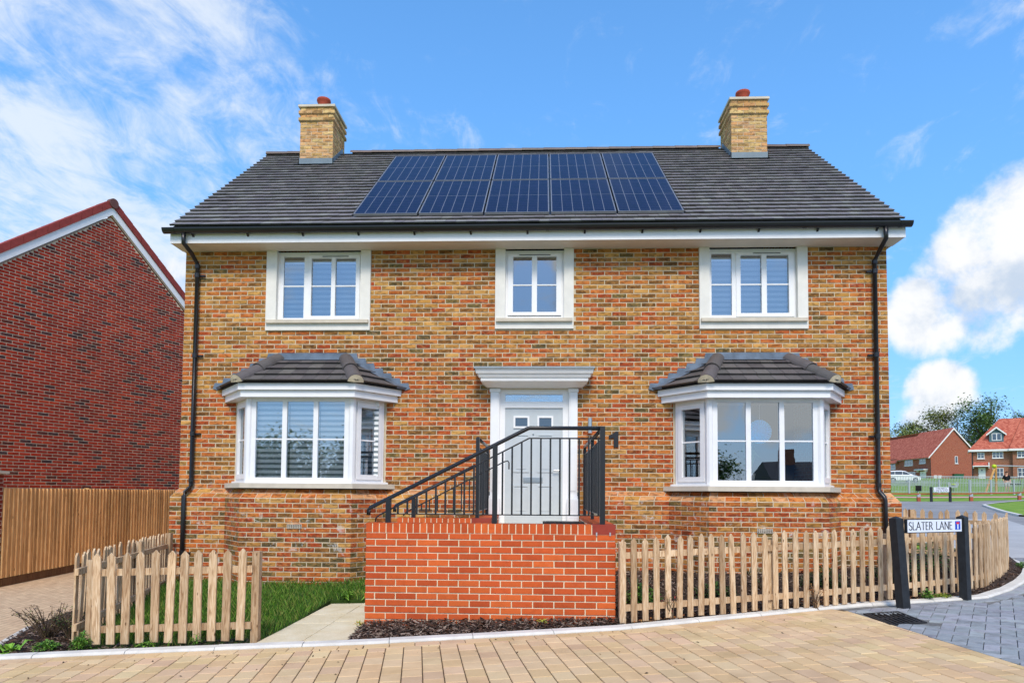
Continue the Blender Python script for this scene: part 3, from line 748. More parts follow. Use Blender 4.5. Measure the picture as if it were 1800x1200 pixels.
# ================================================================== the main house
W = 11.538; CH_ = 0.075; BL = W/48.5
house = thing('brick_house', (W/2, 0, -1.5), 'detached two-storey yellow and red brick house with bay windows and solar panels', 'house')
U, N = (1, 0), (0, -1); O2 = (0, 0)
def qbrick(s, P, d=0.005, bv=0.004, j=0.005, c=None):
    """brick on any quad P00 P10 P11 P01"""
    P = [Vector(p) for p in P]; nrm = (P[1]-P[0]).cross(P[3]-P[0]).normalized()
    cen = sum(P, Vector())/4
    def ring(ins, h):
        out = []
        for i, p in enumerate(P):
            e1 = (P[(i+1) % 4]-p).normalized(); e2 = (P[(i-1) % 4]-p).normalized(); out.append(p+(e1+e2)*ins+nrm*h)
        return out
    vs = ring(j, -0.012)+ring(j, d-bv)+ring(j+bv, d); fs = []
    for r_ in (0, 4):
        for i in range(4): fs.append((r_+i, r_+(i+1) % 4, r_+4+(i+1) % 4, r_+4+i))
    fs.append((8, 9, 10, 11)); s.add(vs, fs, c)
YL = [rgb(192, 140, 70), rgb(178, 125, 60), rgb(200, 151, 83), rgb(166, 115, 56)]
OR = [rgb(190, 106, 46), rgb(180, 95, 40), rgb(196, 118, 58)]
RD = [rgb(182, 84, 40), rgb(168, 72, 35), rgb(190, 97, 50)]
BR = [rgb(138, 94, 46), rgb(124, 84, 42), rgb(150, 106, 54)]
OLV = [rgb(106, 92, 52), rgb(94, 82, 50), rgb(116, 100, 58)]
def house_col(x, z):
    if z > 2.25: w = [(4.4, YL), (3.0, OR), (1.1, RD), (1.5, BR), (0.25, OLV)]
    elif z > 1.5: w = [(2.5, YL), (3.1, OR), (2.6, RD), (1.5, BR), (0.35, OLV)]
    elif z > -0.6: w = [(1.4, YL), (3.2, OR), (3.4, RD), (1.4, BR), (0.4, OLV)]
    else: w = [(1.1, YL), (2.0, OR), (3.4, RD), (1.6, BR), (1.2, OLV)]
    return random.choice(pick(w))
surr = [(1.396, 3.152, 2.63, 4.1), (5.227, 6.512, 2.645, 4.1), (8.547, 10.277, 2.635, 4.1)]
doorO = (5.165, 6.58, -0.8, 1.70)
bayO = [(0.935, 3.445, -0.2, 1.46), (8.125, 10.607, -0.2, 1.46)]
holes = surr+[doorO]+bayO
def cut(s0, s1, z0, z1, hs):
    iv = [(s0, s1)]
    for a, c, p, q in hs:
        if z1 <= p+0.01 or z0 >= q-0.01: continue
        nv = []
        for x, y in iv:
            if y <= a or x >= c: nv.append((x, y)); continue
            if x < a: nv.append((x, a-0.004))
            if y > c: nv.append((c+0.004, y))
        iv = nv
    return [(x, y) for x, y in iv if y-x > 0.025]
# mortar core with its openings
core = B()
oh = [(1.42, 3.13, 2.66, 3.99), (5.25, 6.49, 2.67, 3.99), (8.57, 10.255, 2.66, 3.99), (5.19, 6.555, -0.56, 1.66), (0.97, 3.41, 0.02, 1.43), (8.16, 10.575, 0.02, 1.43)]
zs = sorted({-0.02, 3.985}|{q for h_ in oh for q in h_[2:] if -0.02 < q < 3.985})
for z0, z1 in zip(zs, zs[1:]):
    mid = (z0+z1)/2; x = 0.0
    for a, c, p, q in sorted(h_ for h_ in oh if h_[2] < mid < h_[3]): core.box(x, a, 0, 0.28, z0, z1); x = c
    core.box(x, W, 0, 0.28, z0, z1)
POUT = [(-0.09, 0.3), (-0.09, -0.11), (0.84, -0.11), (1.335, -0.68), (3.085, -0.68), (3.54, -0.11), (5.14, -0.11)]
PIN = [(0.0, 0.3), (0.0, 0.0), (0.938, 0.0), (1.388, -0.55), (3.03, -0.55), (3.442, 0.0), (5.14, 0.0)]
POUT2 = [(6.605, -0.11), (8.03, -0.11), (8.52, -0.68), (10.29, -0.68), (10.70, -0.11), (11.64, -0.11), (11.64, 0.3)]
PIN2 = [(6.605, 0.0), (8.128, 0.0), (8.574, -0.55), (10.24, -0.55), (10.604, 0.0), (11.538, 0.0), (11.538, 0.3)]
ZP = -0.147
for po, pi in ((POUT, PIN), (POUT2, PIN2)):
    k = len(po)
    core.add([(x, y, -1.9) for x, y in po]+[(x, y, ZP) for x, y in po]+[(x, y, -0.002) for x, y in pi],
             [(i, i+1, k+i+1, k+i) for i in range(k-1)]+[(k+i, k+i+1, 2*k+i+1, 2*k+i) for i in range(k-1)])
wall = core.build('wall', 'mortar', house)
big, objs = B(), []
for k in range(53):
    z0 = k*CH_+0.0065; z1 = z0+CH_-0.013; s = 0.0 if k % 2 == 0 else -BL/2
    while s < W-0.02:
        a, c = max(s, 0)+(0.0065 if s > 0 else 0), min(s+BL, W)-(0.0065 if s+BL < W else 0)
        for x0, x1 in cut(a, c, z0, z1, holes):
            big.brick(O2, U, N, x0, x1, z0+random.uniform(-.001, .001), z1+random.uniform(-.001, .001), random.uniform(.003, .008), 0.004, jit(house_col((x0+x1)/2, z0), .16))
        s += BL
for po in (POUT, POUT2):
    for si, (A, D) in enumerate(zip(po, po[1:])):
        u = Vector((D[0]-A[0], D[1]-A[1])); L = u.length; u /= L; n = (u.y, -u.x)
        if L < 0.35: continue
        front = abs(u.y) < 1e-6 and A[1] < -0.5
        for k in range(22):
            z1 = ZP-0.008-k*CH_; z0 = z1-CH_+0.013
            s = 0.0 if k % 2 == 0 else -BL/2
            while s < L-0.01:
                a, c = max(s, 0)+(0.0065 if s > 0 else 0.0), min(s+BL, L)-(0.0065 if s+BL < L else 0.0)
                s += BL
                if c-a < 0.03: continue
                cc = house_col(A[0], z0)
                if front and c-a > BL*0.8 and z0 > -1.5: objs.append((A[0]+(a+c)/2, A[1], (z0+z1)/2, (c-a), cc))
                else: big.brick(A, u, n, a, c, z0, z1, random.uniform(.003, .008), 0.004, jit(cc, .16))
for po, pi in ((POUT, PIN), (POUT2, PIN2)):
    for (A, D), (E_, F) in zip(zip(po, po[1:]), zip(pi, pi[1:])):
        L = math.hypot(D[0]-A[0], D[1]-A[1])
        if abs(A[0]-D[0]) < 0.01: continue
        for rw in range(2):
            t0, t1 = rw/2, (rw+1)/2; cuts = [0.0]; s = BL*(1 if rw == 0 else 0.5)
            while s < L-0.06: cuts.append(s/L); s += BL
            cuts.append(1.0)
            def PT(f, t): return Vector((A[0]+(D[0]-A[0])*f, A[1]+(D[1]-A[1])*f, ZP)).lerp(Vector((E_[0]+(F[0]-E_[0])*f, E_[1]+(F[1]-E_[1])*f, -0.002)), t)
            for f0, f1 in zip(cuts, cuts[1:]):
                qbrick(big, [PT(f0, t0), PT(f1, t0), PT(f1, t1), PT(f0, t1)], c=jit(random.choice(YL[:2]+OR+[rgb(206, 150, 104), rgb(196, 130, 84)]), .12))
big.build('brick', 'brick', wall, kind='stuff')
pal = YL+OR+RD+BR+OLV; protos = {}
for c in pal:
    for v in range(2):
        bb = B(); bb.brick(O2, U, N, -BL/2+0.0065, BL/2-0.0065, -CH_/2+0.0065, CH_/2-0.0065, 0.005, 0.004, jit(c, .12)); protos.setdefault(c, []).append(bb.mesh('brick', 'brick'))
objs.sort(key=lambda o: abs(o[2]+0.6))
extra = B()
for i, (x, y, z, L, c) in enumerate(objs):
    if i < 298:
        o = put('brick', random.choice(protos[c]), wall); o.location = (x, y-random.uniform(-.002, .003), z); o.scale.x = L/(BL-0.013)
    else: extra.brick((x, y), U, N, -L/2, L/2, z-CH_/2+.005, z+CH_/2-.005, .005, .004, jit(c, .15))
if extra.v: extra.build('brick', 'brick', wall, kind='stuff')
# gable ends, back, rooms
b = B(); YB = 7.23
for x0, x1 in ((0.0, 0.28), (W-0.28, W)):
    pts = [(0.28, -1.9), (YB, -1.9), (YB, 4.2), (3.39, 7.28), (0.28, 4.75)]
    k = len(pts); b.add([(x0, y, z) for y, z in pts]+[(x1, y, z) for y, z in pts], [tuple(range(k-1, -1, -1)), tuple(range(k, 2*k))]+[(i, (i+1) % k, k+(i+1) % k, k+i) for i in range(k)])
b.box(0.28, W-0.28, YB-0.28, YB, -1.9, 4.2)
me = b.mesh('gable_wall', 'brick_wall_yellow'); uvbox(me); put('gable_wall', me, house)
b = B()
b.box(0.3, W-0.3, 3.3, 3.36, -0.55, 4.0); b.box(0.3, W-0.3, 0.3, 3.3, -0.08, -0.02); b.box(0.3, W-0.3, 0.3, 3.3, 2.40, 2.50); b.box(0.3, W-0.3, 0.3, 3.3, 3.99, 4.05)
b.box(4.3, 4.4, 0.3, 3.3, -0.02, 2.4); b.box(7.3, 7.4, 0.3, 3.3, -0.02, 2.4); b.box(4.3, 4.4, 0.3, 3.3, 2.5, 3.99); b.box(7.3, 7.4, 0.3, 3.3, 2.5, 3.99)
b.build('room_partition', 'room', house)
# ---------------- windows
def window(x0, x1, z0, jl, jr, panes, sash, zg0, zg1, zbar, zf0):
    b = B(); ztop = 3.968
    b.ob(O2, U, N, jl-0.005, jr+0.005, -0.11, -0.05, zf0, zf0+0.06)
    fr = b
    # outer frame
    b.ob(O2, U, N, jl-0.005, jr+0.005, -0.11, -0.051, 3.905, ztop)
    b.ob(O2, U, N, jl-0.005, jl+0.05, -0.11, -0.052, zf0+0.06, 3.905); b.ob(O2, U, N, jr-0.05, jr+0.005, -0.11, -0.052, zf0+0.06, 3.905)
    w = b.build('window', 'upvc', house)
    # sash and mullions
    b = B()
    if sash:
        a, c = sash
        b.ob(O2, U, N, a, c, -0.10, -0.030, zg0-0.055, zg0); b.ob(O2, U, N, a, c, -0.10, -0.030, zg1, zg1+0.05)
        b.ob(O2, U, N, a, panes[-2][0], -0.10, -0.031, zg0, zg1); b.ob(O2, U, N, panes[-1][1], c, -0.10, -0.031, zg0, zg1)
        b.ob(O2, U, N, panes[-2][1], panes[-1][0], -0.10, -0.032, zg0, zg1)
        b.build('sash', 'upvc', w)
    b = B()
    for i, (a, c) in enumerate(panes):
        q0, q1 = zg0, zg1
        if len(panes) == 3 and i == 0:
            q0, q1 = zg0-0.03, zg1+0.03
            b.ob(O2, U, N, a-0.06, a, -0.10, -0.048, q0-0.02, q1+0.02); b.ob(O2, U, N, c, sash[0]+0.002, -0.10, -0.047, q0-0.02, q1+0.02)
            b.ob(O2, U, N, a, c, -0.10, -0.049, q0-0.03, q0); b.ob(O2, U, N, a, c, -0.10, -0.049, q1, q1+0.03)
        p = B(); p.add([(a, .070, q0), (c, .070, q0), (c, .070, q1), (a, .070, q1)], [(0, 1, 2, 3)]); p.build('pane', 'glass', w)
        g = B(); g.ob(O2, U, N, a, c, -0.068, -0.058, zbar-0.011, zbar+0.011); g.build('glazing_bar', 'upvc', w)
    if b.v: b.build('mullion', 'upvc', w)
    b = B(); b.ob(O2, U, N, panes[-1][0]-0.22 if len(panes) == 3 else panes[0][0]+0.1, panes[-1][0]+0.22 if len(panes) == 3 else panes[1][1]-0.1, -0.03, -0.022, zg1+0.022, zg1+0.032); b.build('trickle_vent', 'iron', w)
    # moulded surround and sill
    for a, c in ((x0, jl), (jr, x1)):
        b = B(); b.ob(O2, U, N, a, c, -0.12, 0.035, z0+0.13, 3.974); b.build('surround', 'render', w)
    b = B(); b.ob(O2, U, N, x0, x1, -0.05, 0.036, z0, z0+0.13); b.build('surround', 'render', w)
    b = B(); b.ob(O2, U, N, x0+0.02, x1-0.02, -0.11, 0.085, z0+0.112, z0+0.165); b.build('sill', 'stone', w)
    return w
window(1.396, 3.152, 2.63, 1.57, 2.985, [(1.66, 2.009), (2.135, 2.473), (2.541, 2.888)], (2.075, 2.955), 2.885, 3.862, 3.396, 2.79)
window(5.227, 6.512, 2.645, 5.39, 6.355, [(5.516, 5.827), (5.912, 6.231)], (5.43, 6.315), 2.937, 3.862, 3.394, 2.81)
window(8.547, 10.277, 2.635, 8.71, 10.115, [(8.738, 9.087), (9.225, 9.563), (9.645, 10.0)], (9.155, 10.085), 2.905, 3.862, 3.383, 2.80)

def seg(A, D):
    u = Vector((D[0]-A[0], D[1]-A[1])); L = u.length; u /= L; return u, Vector((u.y, -u.x)), L
def bayoff(p, d):
    """offset of the four bay corners by d, ends kept on the wall line"""
    (a, b_), (c, e), (f, g_), (h_, i_) = p
    l = seg(p[0], p[1])[1]; r_ = seg(p[2], p[3])[1]
    k1 = d*math.tan(math.acos(-l.y)/2); k2 = d*math.tan(math.acos(-r_.y)/2)
    return [(a-d/abs(l.x), 0.0), (c-k1, e-d), (f+k2, g_-d), (h_+d/abs(r_.x), 0.0)]
def band(bb, p, d0, d1, z0, z1):
    a, c = bayoff(p, d0), bayoff(p, d1)
    vs = [(x, y, z) for z in (z0, z1) for q in (a, c) for x, y in q]
    fs = []
    for i in range(3):
        fs += [(4+i, 5+i, 13+i, 12+i), (i+1, i, 8+i, 9+i), (8+i, 12+i, 13+i, 9+i), (i, i+1, 5+i, 4+i)]
    fs += [(0, 4, 12, 8), (3, 11, 15, 7)]; bb.add(vs, fs)
TL = [rgb(125, 122, 122), rgb(117, 114, 115), rgb(132, 129, 128), rgb(121, 118, 119)]
TLB = [rgb(96, 92, 91), rgb(88, 85, 85), rgb(104, 100, 98)]
def bay(p):
    b = B()
    fz0, fz1, gz0, gz1, zb = 0.115, 1.425, 0.176, 1.372, 0.779
    segs = [seg(p[i], p[i+1]) for i in range(3)]
    posts = B()
    band(posts, p, -0.05, 0.03, fz0-.004, fz0+.004)
    bay_ = posts.build('bay_window', 'upvc', house)
    for i in (1, 2): pb_ = B(); pb_.tube([(p[i][0], p[i][1]+0.03, fz0), (p[i][0], p[i][1]+0.03, fz1)], 0.058, 8); pb_.build('corner_post', 'upvc', bay_)
    for i, (u, n, L) in enumerate(segs):
        A = p[i]; fm = B(); e = 0.035
        if i == 1:
            st = 0.115; w_ = (L-2*st-2*0.075)/3
            fm.ob(A, u, n, e, L-e, -0.07, 0.0, fz0, gz0); fm.ob(A, u, n, e, L-e, -0.07, 0.0, gz1, fz1)
            fm.ob(A, u, n, e, st, -0.07, -0.001, gz0, gz1); fm.ob(A, u, n, L-st, L-e, -0.07, -0.001, gz0, gz1)
            xs_ = [st+k*(w_+0.075) for k in range(3)]
            for x in xs_[:2]: fm.ob(A, u, n, x+w_, x+w_+0.075, -0.07, -0.002, gz0, gz1)
            pn = [(x, x+w_) for x in xs_]; za, zc = gz0, gz1
        else:
            fm.ob(A, u, n, e, L-e, -0.07, -0.004, fz0, gz0-0.02); fm.ob(A, u, n, e, L-e, -0.07, -0.004, gz1+0.005, fz1)
            fm.ob(A, u, n, e, e+0.06, -0.07, -0.005, gz0-0.02, gz1+0.005); fm.ob(A, u, n, L-e-0.06, L-e, -0.07, -0.005, gz0-0.02, gz1+0.005)
            sa_, sb_ = e+0.065, L-e-0.065
            sh = B(); za, zc = gz0+0.055, gz1-0.075
            sh.ob(A, u, n, sa_, sb_, -0.06, 0.018, gz0-0.02, za); sh.ob(A, u, n, sa_, sb_, -0.06, 0.018, zc, gz1)
            sh.ob(A, u, n, sa_, sa_+0.075, -0.06, 0.017, za, zc); sh.ob(A, u, n, sb_-0.075, sb_, -0.06, 0.017, za, zc)
            sh.build('sash', 'upvc', bay_); pn = [(sa_+0.075, sb_-0.075)]
        fm.build('frame', 'upvc', bay_)
        for a, c in pn:
            q = B(); q.add([(A[0]+u[0]*k_+n[0]*-.025, A[1]+u[1]*k_+n[1]*-.025, z_) for k_, z_ in ((a, za), (c, za), (c, zc), (a, zc))], [(0, 1, 2, 3)]); q.build('pane', 'glass', bay_)
            g = B(); g.ob(A, u, n, a, c, -0.024, -0.012, zb-0.011, zb+0.011); g.build('glazing_bar', 'upvc', bay_)
    b = B(); band(b, p, -0.04, 0.045, 0.085, 0.116); b.build('inner_sill', 'upvc', bay_)
    b = B(); band(b, p, -0.06, 0.135, 0.010, 0.086); b.build('sill', 'stone', bay_)
    b = B(); band(b, p, -0.12, 0.155, 1.424, 1.530); b.build('cornice', 'upvc', bay_)
    b = B(); band(b, p, -0.12, 0.200, 1.531, 1.632); b.build('cornice', 'upvc', bay_)
    b = B(); q = bayoff(p, -0.03); b.add([(x, y, .02) for x, y in q], [(0, 1, 2, 3)]); b.build('floor', 'room', bay_)
    b = B(); q = bayoff(p, 0.0); b.add([(x, y, 1.418) for x, y in q]+[(x, y, 1.64) for x, y in q], [(0, 1, 2, 3), (7, 6, 5, 4)]); b.build('ceiling', 'soffit_white', bay_)
    # bay roof
    q = bayoff(p, 0.255); z0, zt = 1.640, 2.145
    l = seg(p[0], p[1])[1]; r_ = seg(p[2], p[3])[1]; run = -q[1][1]
    hx0 = q[1][0]+run*math.tan(math.acos(-l.y)/2); hx1 = q[2][0]-run*math.tan(math.acos(-r_.y)/2)
    E0, E1, E2, E3 = (Vector((x, y, z0)) for x, y in q); T0, T1 = Vector((hx0, 0, zt)), Vector((hx1, 0, zt))
    b = B(); b.add([E0, E1, E2, E3, T0, T1], [(0, 1, 4), (1, 2, 5, 4), (2, 3, 5), (3, 2, 1, 0)]); roof = b.build('bay_roof', 'dark', house)
    def plane_tiles(Pl, Pr, Ql, Qr, rows, tw, single):
        """rows of tiles between eave Pl-Pr and top Ql-Qr"""
        nrm = (Pr-Pl).cross(Ql-Pl).normalized()
        for k in range(rows):
            t0, t1 = k/rows, min((k+1)/rows+0.06, 1.0); a0, c0 = Pl.lerp(Ql, t0), Pr.lerp(Qr, t0); a1, c1 = Pl.lerp(Ql, t1), Pr.lerp(Qr, t1)
            L = (c0-a0).length
            if L < 0.06: continue
            dirv = (c0-a0).normalized(); s = -tw*(0.5 if k % 2 else 0.0)-random.uniform(0, .02); l1 = (a1-a0).dot(dirv); r1 = (c1-a0).dot(dirv); upv = (a1-a0)-dirv*l1
            while s < L:
                s0, s1 = max(s+0.003, 0), min(s+tw-0.003, L); s += tw
                if s1-s0 < 0.02: continue
                u0, u1 = max(s0, l1), min(s1, r1)
                if u1 <= u0: u0 = u1 = min(max((s0+s1)/2, l1), r1) if r1 > l1 else (l1+r1)/2
                lo0, lo1, hi0, hi1 = a0+dirv*s0, a0+dirv*s1, a0+upv+dirv*u0, a0+upv+dirv*u1
                h0, h1 = 0.046, 0.004
                tb = B(); tb.add([lo0+nrm*h0, lo1+nrm*h0, hi1+nrm*h1, hi0+nrm*h1, lo0+nrm*(h0-.034)+upv.normalized()*.016, lo1+nrm*(h0-.034)+upv.normalized()*.016, hi1-nrm*.01, hi0-nrm*.01],
                                 [(0, 1, 2, 3), (0, 4, 5, 1), (1, 5, 6, 2), (3, 7, 4, 0)], jit(random.choice(TLB), .12))
                tb.build('tile', 'tile', roof)
    plane_tiles(E1, E2, T0, T1, 4, 0.166*1.25, True)
    plane_tiles(E0, E1, T0, T0, 4, 0.21, False); plane_tiles(E2, E3, T1, T1, 4, 0.21, False)
    for E_, T_ in ((E1, T0), (E2, T1)):
        d = (T_-E_); L = d.length; d.normalize(); side = d.cross(Vector((0, 0, 1))).normalized(); up = side.cross(d)
        for k, (a, c) in enumerate(((0.03, 0.52), (0.50, 0.99))):
            tb = B(); n_ = 10; vs = []
            for t_, rad in ((a, 0.128), (c, 0.114)):
                for rr_ in (rad, rad-0.016):
                    for i in range(n_+1):
                        an = math.pi*i/n_; vs.append(E_+d*(L*t_)+side*(rr_*math.cos(an))+up*(rr_*math.sin(an)*0.95-0.01+0.012*(k == 1)))
            m_ = n_+1; fs = [(i, i+1, 2*m_+i+1, 2*m_+i) for i in range(n_)]+[(m_+i+1, m_+i, 3*m_+i, 3*m_+i+1) for i in range(n_)]
            fs += [(i+1, i, m_+i, m_+i+1) for i in range(n_)]+[(2*m_+i, 2*m_+i+1, 3*m_+i+1, 3*m_+i) for i in range(n_)]
            tb.add(vs, fs, jit(TLB[0], .15)); tb.build('hip_tile', 'tile', roof)
        tb = B(); vs = [E_+d*(L*0.005)+up*(-0.01)]+[E_+d*(L*0.028)+side*(0.124*math.cos(math.pi*i/10))+up*(0.118*math.sin(math.pi*i/10)-.012) for i in range(11)]
        tb.add(vs, [(0, i+2, i+1) for i in range(10)]); tb.build('hip_mortar', 'mortar', roof)
    # lead: stepped up the wall, dressed over the tiles
    for s_, E_, T_ in ((-1, E0, T0), (1, E3, T1)):
        nst = 7; poly = []; x0, x1 = E_.x, T_.x; zA, zB = z0+0.035, zt+0.105
        up_, lo = [], []
        for k in range(nst+1):
            t_ = k/nst; xk = x0+(x1-x0)*t_; zk = zA+(zB-zA)*t_
            if k < nst: up_ += [(xk+s_*0.045, zk+0.075), (xk+(x1-x0)/nst*0.55, zk+0.072)] if True else []
        base = [(x1, zt-0.02), (x0, z0-0.01)]
        poly = [(x0+s_*0.075, zA-0.02)]+up_+[(x1-s_*0.02, zB)]+base
        tb = B(); a_p = poly if s_ > 0 else poly
        k = len(poly); vs = [(x, -0.022, z) for x, z in poly]+[(x, -0.004, z) for x, z in poly]
        bm_f = [tuple(range(k))] if s_ < 0 else [tuple(range(k-1, -1, -1))]
        tb.add(vs, [tuple(range(k)), tuple(range(2*k-1, k-1, -1))]+[(i, i+k, (i+1) % k+k, (i+1) % k) for i in range(k)]); tb.build('step_flashing', 'lead', roof)
        nn_ = ((E1-E0).cross(T0-E0) if s_ < 0 else (E3-E2).cross(T1-E2)).normalized()
        e = (E1-E0 if s_ < 0 else E2-E3).normalized(); w0, w1 = 0.15, 0.06
        tb = B(); h0, h1 = nn_*0.040, nn_*0.030
        tb.add([E_+h0+Vector((s_*0.02, 0, 0)), E_+e*w0*1.3+h0, T_.lerp(E_, .04)+e*w1+h1, T_+h1+Vector((0, 0, .02)), E_-Vector((-s_*0.02, 0, 0.0))+Vector((0, 0, -.0)), E_+e*w0*1.3],
               [(0, 1, 2, 3), (0, 4, 5, 1)]); tb.build('soaker', 'lead', roof)
    b = B(); b.box(hx0-0.02, hx1+0.02, -0.026, -0.003, zt-0.02, zt+0.105); b.add([(hx0+.05, -0.02, zt+.012), (hx1-.05, -0.02, zt+.012), (hx1-.02, -0.115, zt-.028), (hx0+.02, -0.115, zt-.028)], [(0, 3, 2, 1)]); b.build('apron_flashing', 'lead', roof)
    return bay_
BAYL = [(0.938, 0.0), (1.388, -0.55), (3.03, -0.55), (3.442, 0.0)]
BAYR = [(8.128, 0.0), (8.574, -0.55), (10.24, -0.55), (10.604, 0.0)]
bay(BAYL); bay(BAYR)

# ---------------- main roof
su = (0.7751, 0.6319)
def RP(x, s, h): return (x, -0.45+su[0]*s-su[1]*h, 4.225+su[1]*s+su[0]*h)
LS = 4.953; NROW, XV0, XV1 = 25, -0.045, 11.60; GA = LS/NROW; NC = 70; TW = (XV1-XV0)/NC
b = B(); b.add([RP(XV0+.02, 0.02, -.02), RP(XV1-.02, 0.02, -.02), RP(XV1-.02, LS, -.02), RP(XV0+.02, LS, -.02), (XV1-.02, 7.25, 4.2), (XV0+.02, 7.25, 4.2)], [(0, 1, 2, 3)])
roof = b.build('roof', 'dark', house)
b = B(); b.add([(XV0, 3.39, 7.37), (XV1, 3.39, 7.37), (XV1, 7.3, 4.18), (XV0, 7.3, 4.18)], [(0, 3, 2, 1)]); me = b.mesh('back_slope', 'roof_back'); uvbox(me); put('back_slope', me, roof)
CHX = [(0.90, 1.59), (9.845, 10.56)]
PX0, PX1, PS0, PS1 = 2.845, 8.305, 0.33, 4.44
def tile_geo(bb, x0, x1, s0, s1, c, lift=0.0):
    h0, h1 = 0.044+lift, 0.004+lift
    a = [RP(x0, s0, h0), RP(x1, s0, h0), RP(x1, s1, h1), RP(x0, s1, h1), RP(x0, s0+.016, h0-.034), RP(x1, s0+.016, h0-.034), RP(x1, s1, h1-.02), RP(x0, s1, h1-.02)]
    bb.add(a, [(0, 1, 2, 3), (0, 4, 5, 1), (1, 5, 6, 2), (3, 7, 4, 0)], c)
tp = []
for c in TL*2:
    bb = B(); O = Vector(RP(0, 0, 0)); tile_geo(bb, 0.002, TW-0.002, 0, GA+0.045, jit(c, .12)); bb.v = [tuple(Vector(v)-O) for v in bb.v]; tp.append(bb.mesh('tile', 'tile'))
rest = B(); nt = 0
for r_ in range(NROW):
    s0, s1 = r_*GA, (r_+1)*GA+0.045; off = (r_ % 2)*TW/2
    for k in range(-1, NC+1):
        x0, x1 = XV0+k*TW+off, XV0+(k+1)*TW+off; full = True
        if x0 < XV0: x0 = XV0; full = False
        if x1 > XV1: x1 = XV1; full = False
        if x1-x0 < 0.02: continue
        zones = [(PX0, PX1, PS0, PS1)] + [(a-0.02, c+0.02, 4.00, 9) for a, c in CHX]
        for a, c, p, q in zones:
            if p < s0+GA*0.6 and s0+GA*0.4 < q:
                if x0 >= a and x1 <= c: x1 = x0; break
                if x0 < a < x1: x1 = a; full = False
                if x0 < c < x1: x0 = c; full = False
        if x1-x0 < 0.015: continue
        if full and nt < 300 and r_ < 6 and not (r_ > 4 and k % 2):
            o = put('tile', random.choice(tp), roof); o.location = Vector(RP(x0, s0, random.uniform(-.002, .003))); nt += 1
        else: tile_geo(rest, x0+.002, x1-.002, s0, min(s1, LS), jit(random.choice(TL), .13), random.uniform(-.002, .003))
rest.build('tile', 'tile', roof, kind='stuff')
# ridge
nr = 25; RL = (XV1-XV0+0.04)/nr
for k in range(nr):
    bb = B(); x0 = XV0-.02+k*RL; vs = []; n_ = 8
    if any(a-0.05 < x0+RL/2 < c+0.05 for a, c in CHX): continue
    for x, r2 in ((x0, .125), (x0+RL+.02, .115)):
        for q in (0, .018):
            for i in range(n_+1):
                an = math.pi*i/n_; vs.append((x, 3.39+(r2-q)*math.cos(an), 7.335+(r2-q)*math.sin(an)*.75))
    m_ = n_+1
    bb.add(vs, [(i+1, i, 2*m_+i, 2*m_+i+1) for i in range(n_)]+[(i, i+1, m_+i+1, m_+i) for i in range(n_)]+[(2*m_+i+1, 2*m_+i, 3*m_+i, 3*m_+i+1) for i in range(n_)], jit(rgb(112, 100, 94), .12)); bb.build('ridge_tile', 'tile', roof)
b = B()
for x in (XV0-.021, XV1+.021): b.add([(x, 3.39, 7.30)]+[(x, 3.39+.12*math.cos(math.pi*i/8), 7.335+.12*math.sin(math.pi*i/8)*.75) for i in range(9)], [(0, i+1, i+2) for i in range(8)])
b.build('ridge_end', 'mortar', roof)
# solar panels sunk into the roof
b = B(); b.add([RP(PX0-.0, PS0-.25, .004), RP(PX1, PS0-.25, .004), RP(PX1, PS1+.02, .004), RP(PX0, PS1+.02, .004)], [(0, 1, 2, 3)]); b.build('roof_tray', 'black_plastic', house)
pw = (PX1-PX0-0.05)/5; ph = (PS1-PS0-0.04)/2
for r_ in range(2):
    for k in range(5):
        x0 = PX0+.03+k*pw+.016; x1 = x0+pw-.032; s0 = PS0+.02+r_*ph+.024; s1 = s0+ph-.048
        fb = B()
        for a, c, p, q in ((x0, x1, s0, s0+.016), (x0, x1, s1-.016, s1), (x0, x0+.014, s0+.016, s1-.016), (x1-.014, x1, s0+.016, s1-.016)):
            fb.add([RP(a, p, .07), RP(c, p, .07), RP(c, q, .07), RP(a, q, .07), RP(a, p, .03), RP(c, p, .03), RP(c, q, .03), RP(a, q, .03)], [(0, 1, 2, 3), (0, 4, 5, 1), (1, 5, 6, 2), (2, 6, 7, 3), (3, 7, 4, 0)])
        pn = fb.build('solar_panel', 'steel', house); pn.data.materials[0] = M['panel_frame']
        cb = B(); cb.add([RP(x0+.014, s0+.016, .066), RP(x1-.014, s0+.016, .066), RP(x1-.014, s1-.016, .066), RP(x0+.014, s1-.016, .066)], [(0, 1, 2, 3)])
        me = cb.mesh('cell_sheet', 'solar_cells'); ul = me.uv_layers.new(name='uv')
        for i, q in enumerate(((0, 0), (1, 0), (1, 1), (0, 1))): ul.data[i].uv = q
        put('cell_sheet', me, pn)
        for t_ in (.25, .75):
            if k < 4:
                c_ = B(); sm = s0+(s1-s0)*t_; c_.add([RP(x1-.004, sm-.03, .074), RP(x1+.036, sm-.03, .074), RP(x1+.036, sm+.03, .074), RP(x1-.004, sm+.03, .074)], [(0, 1, 2, 3)]); c_.build('clamp', 'black_plastic', pn)
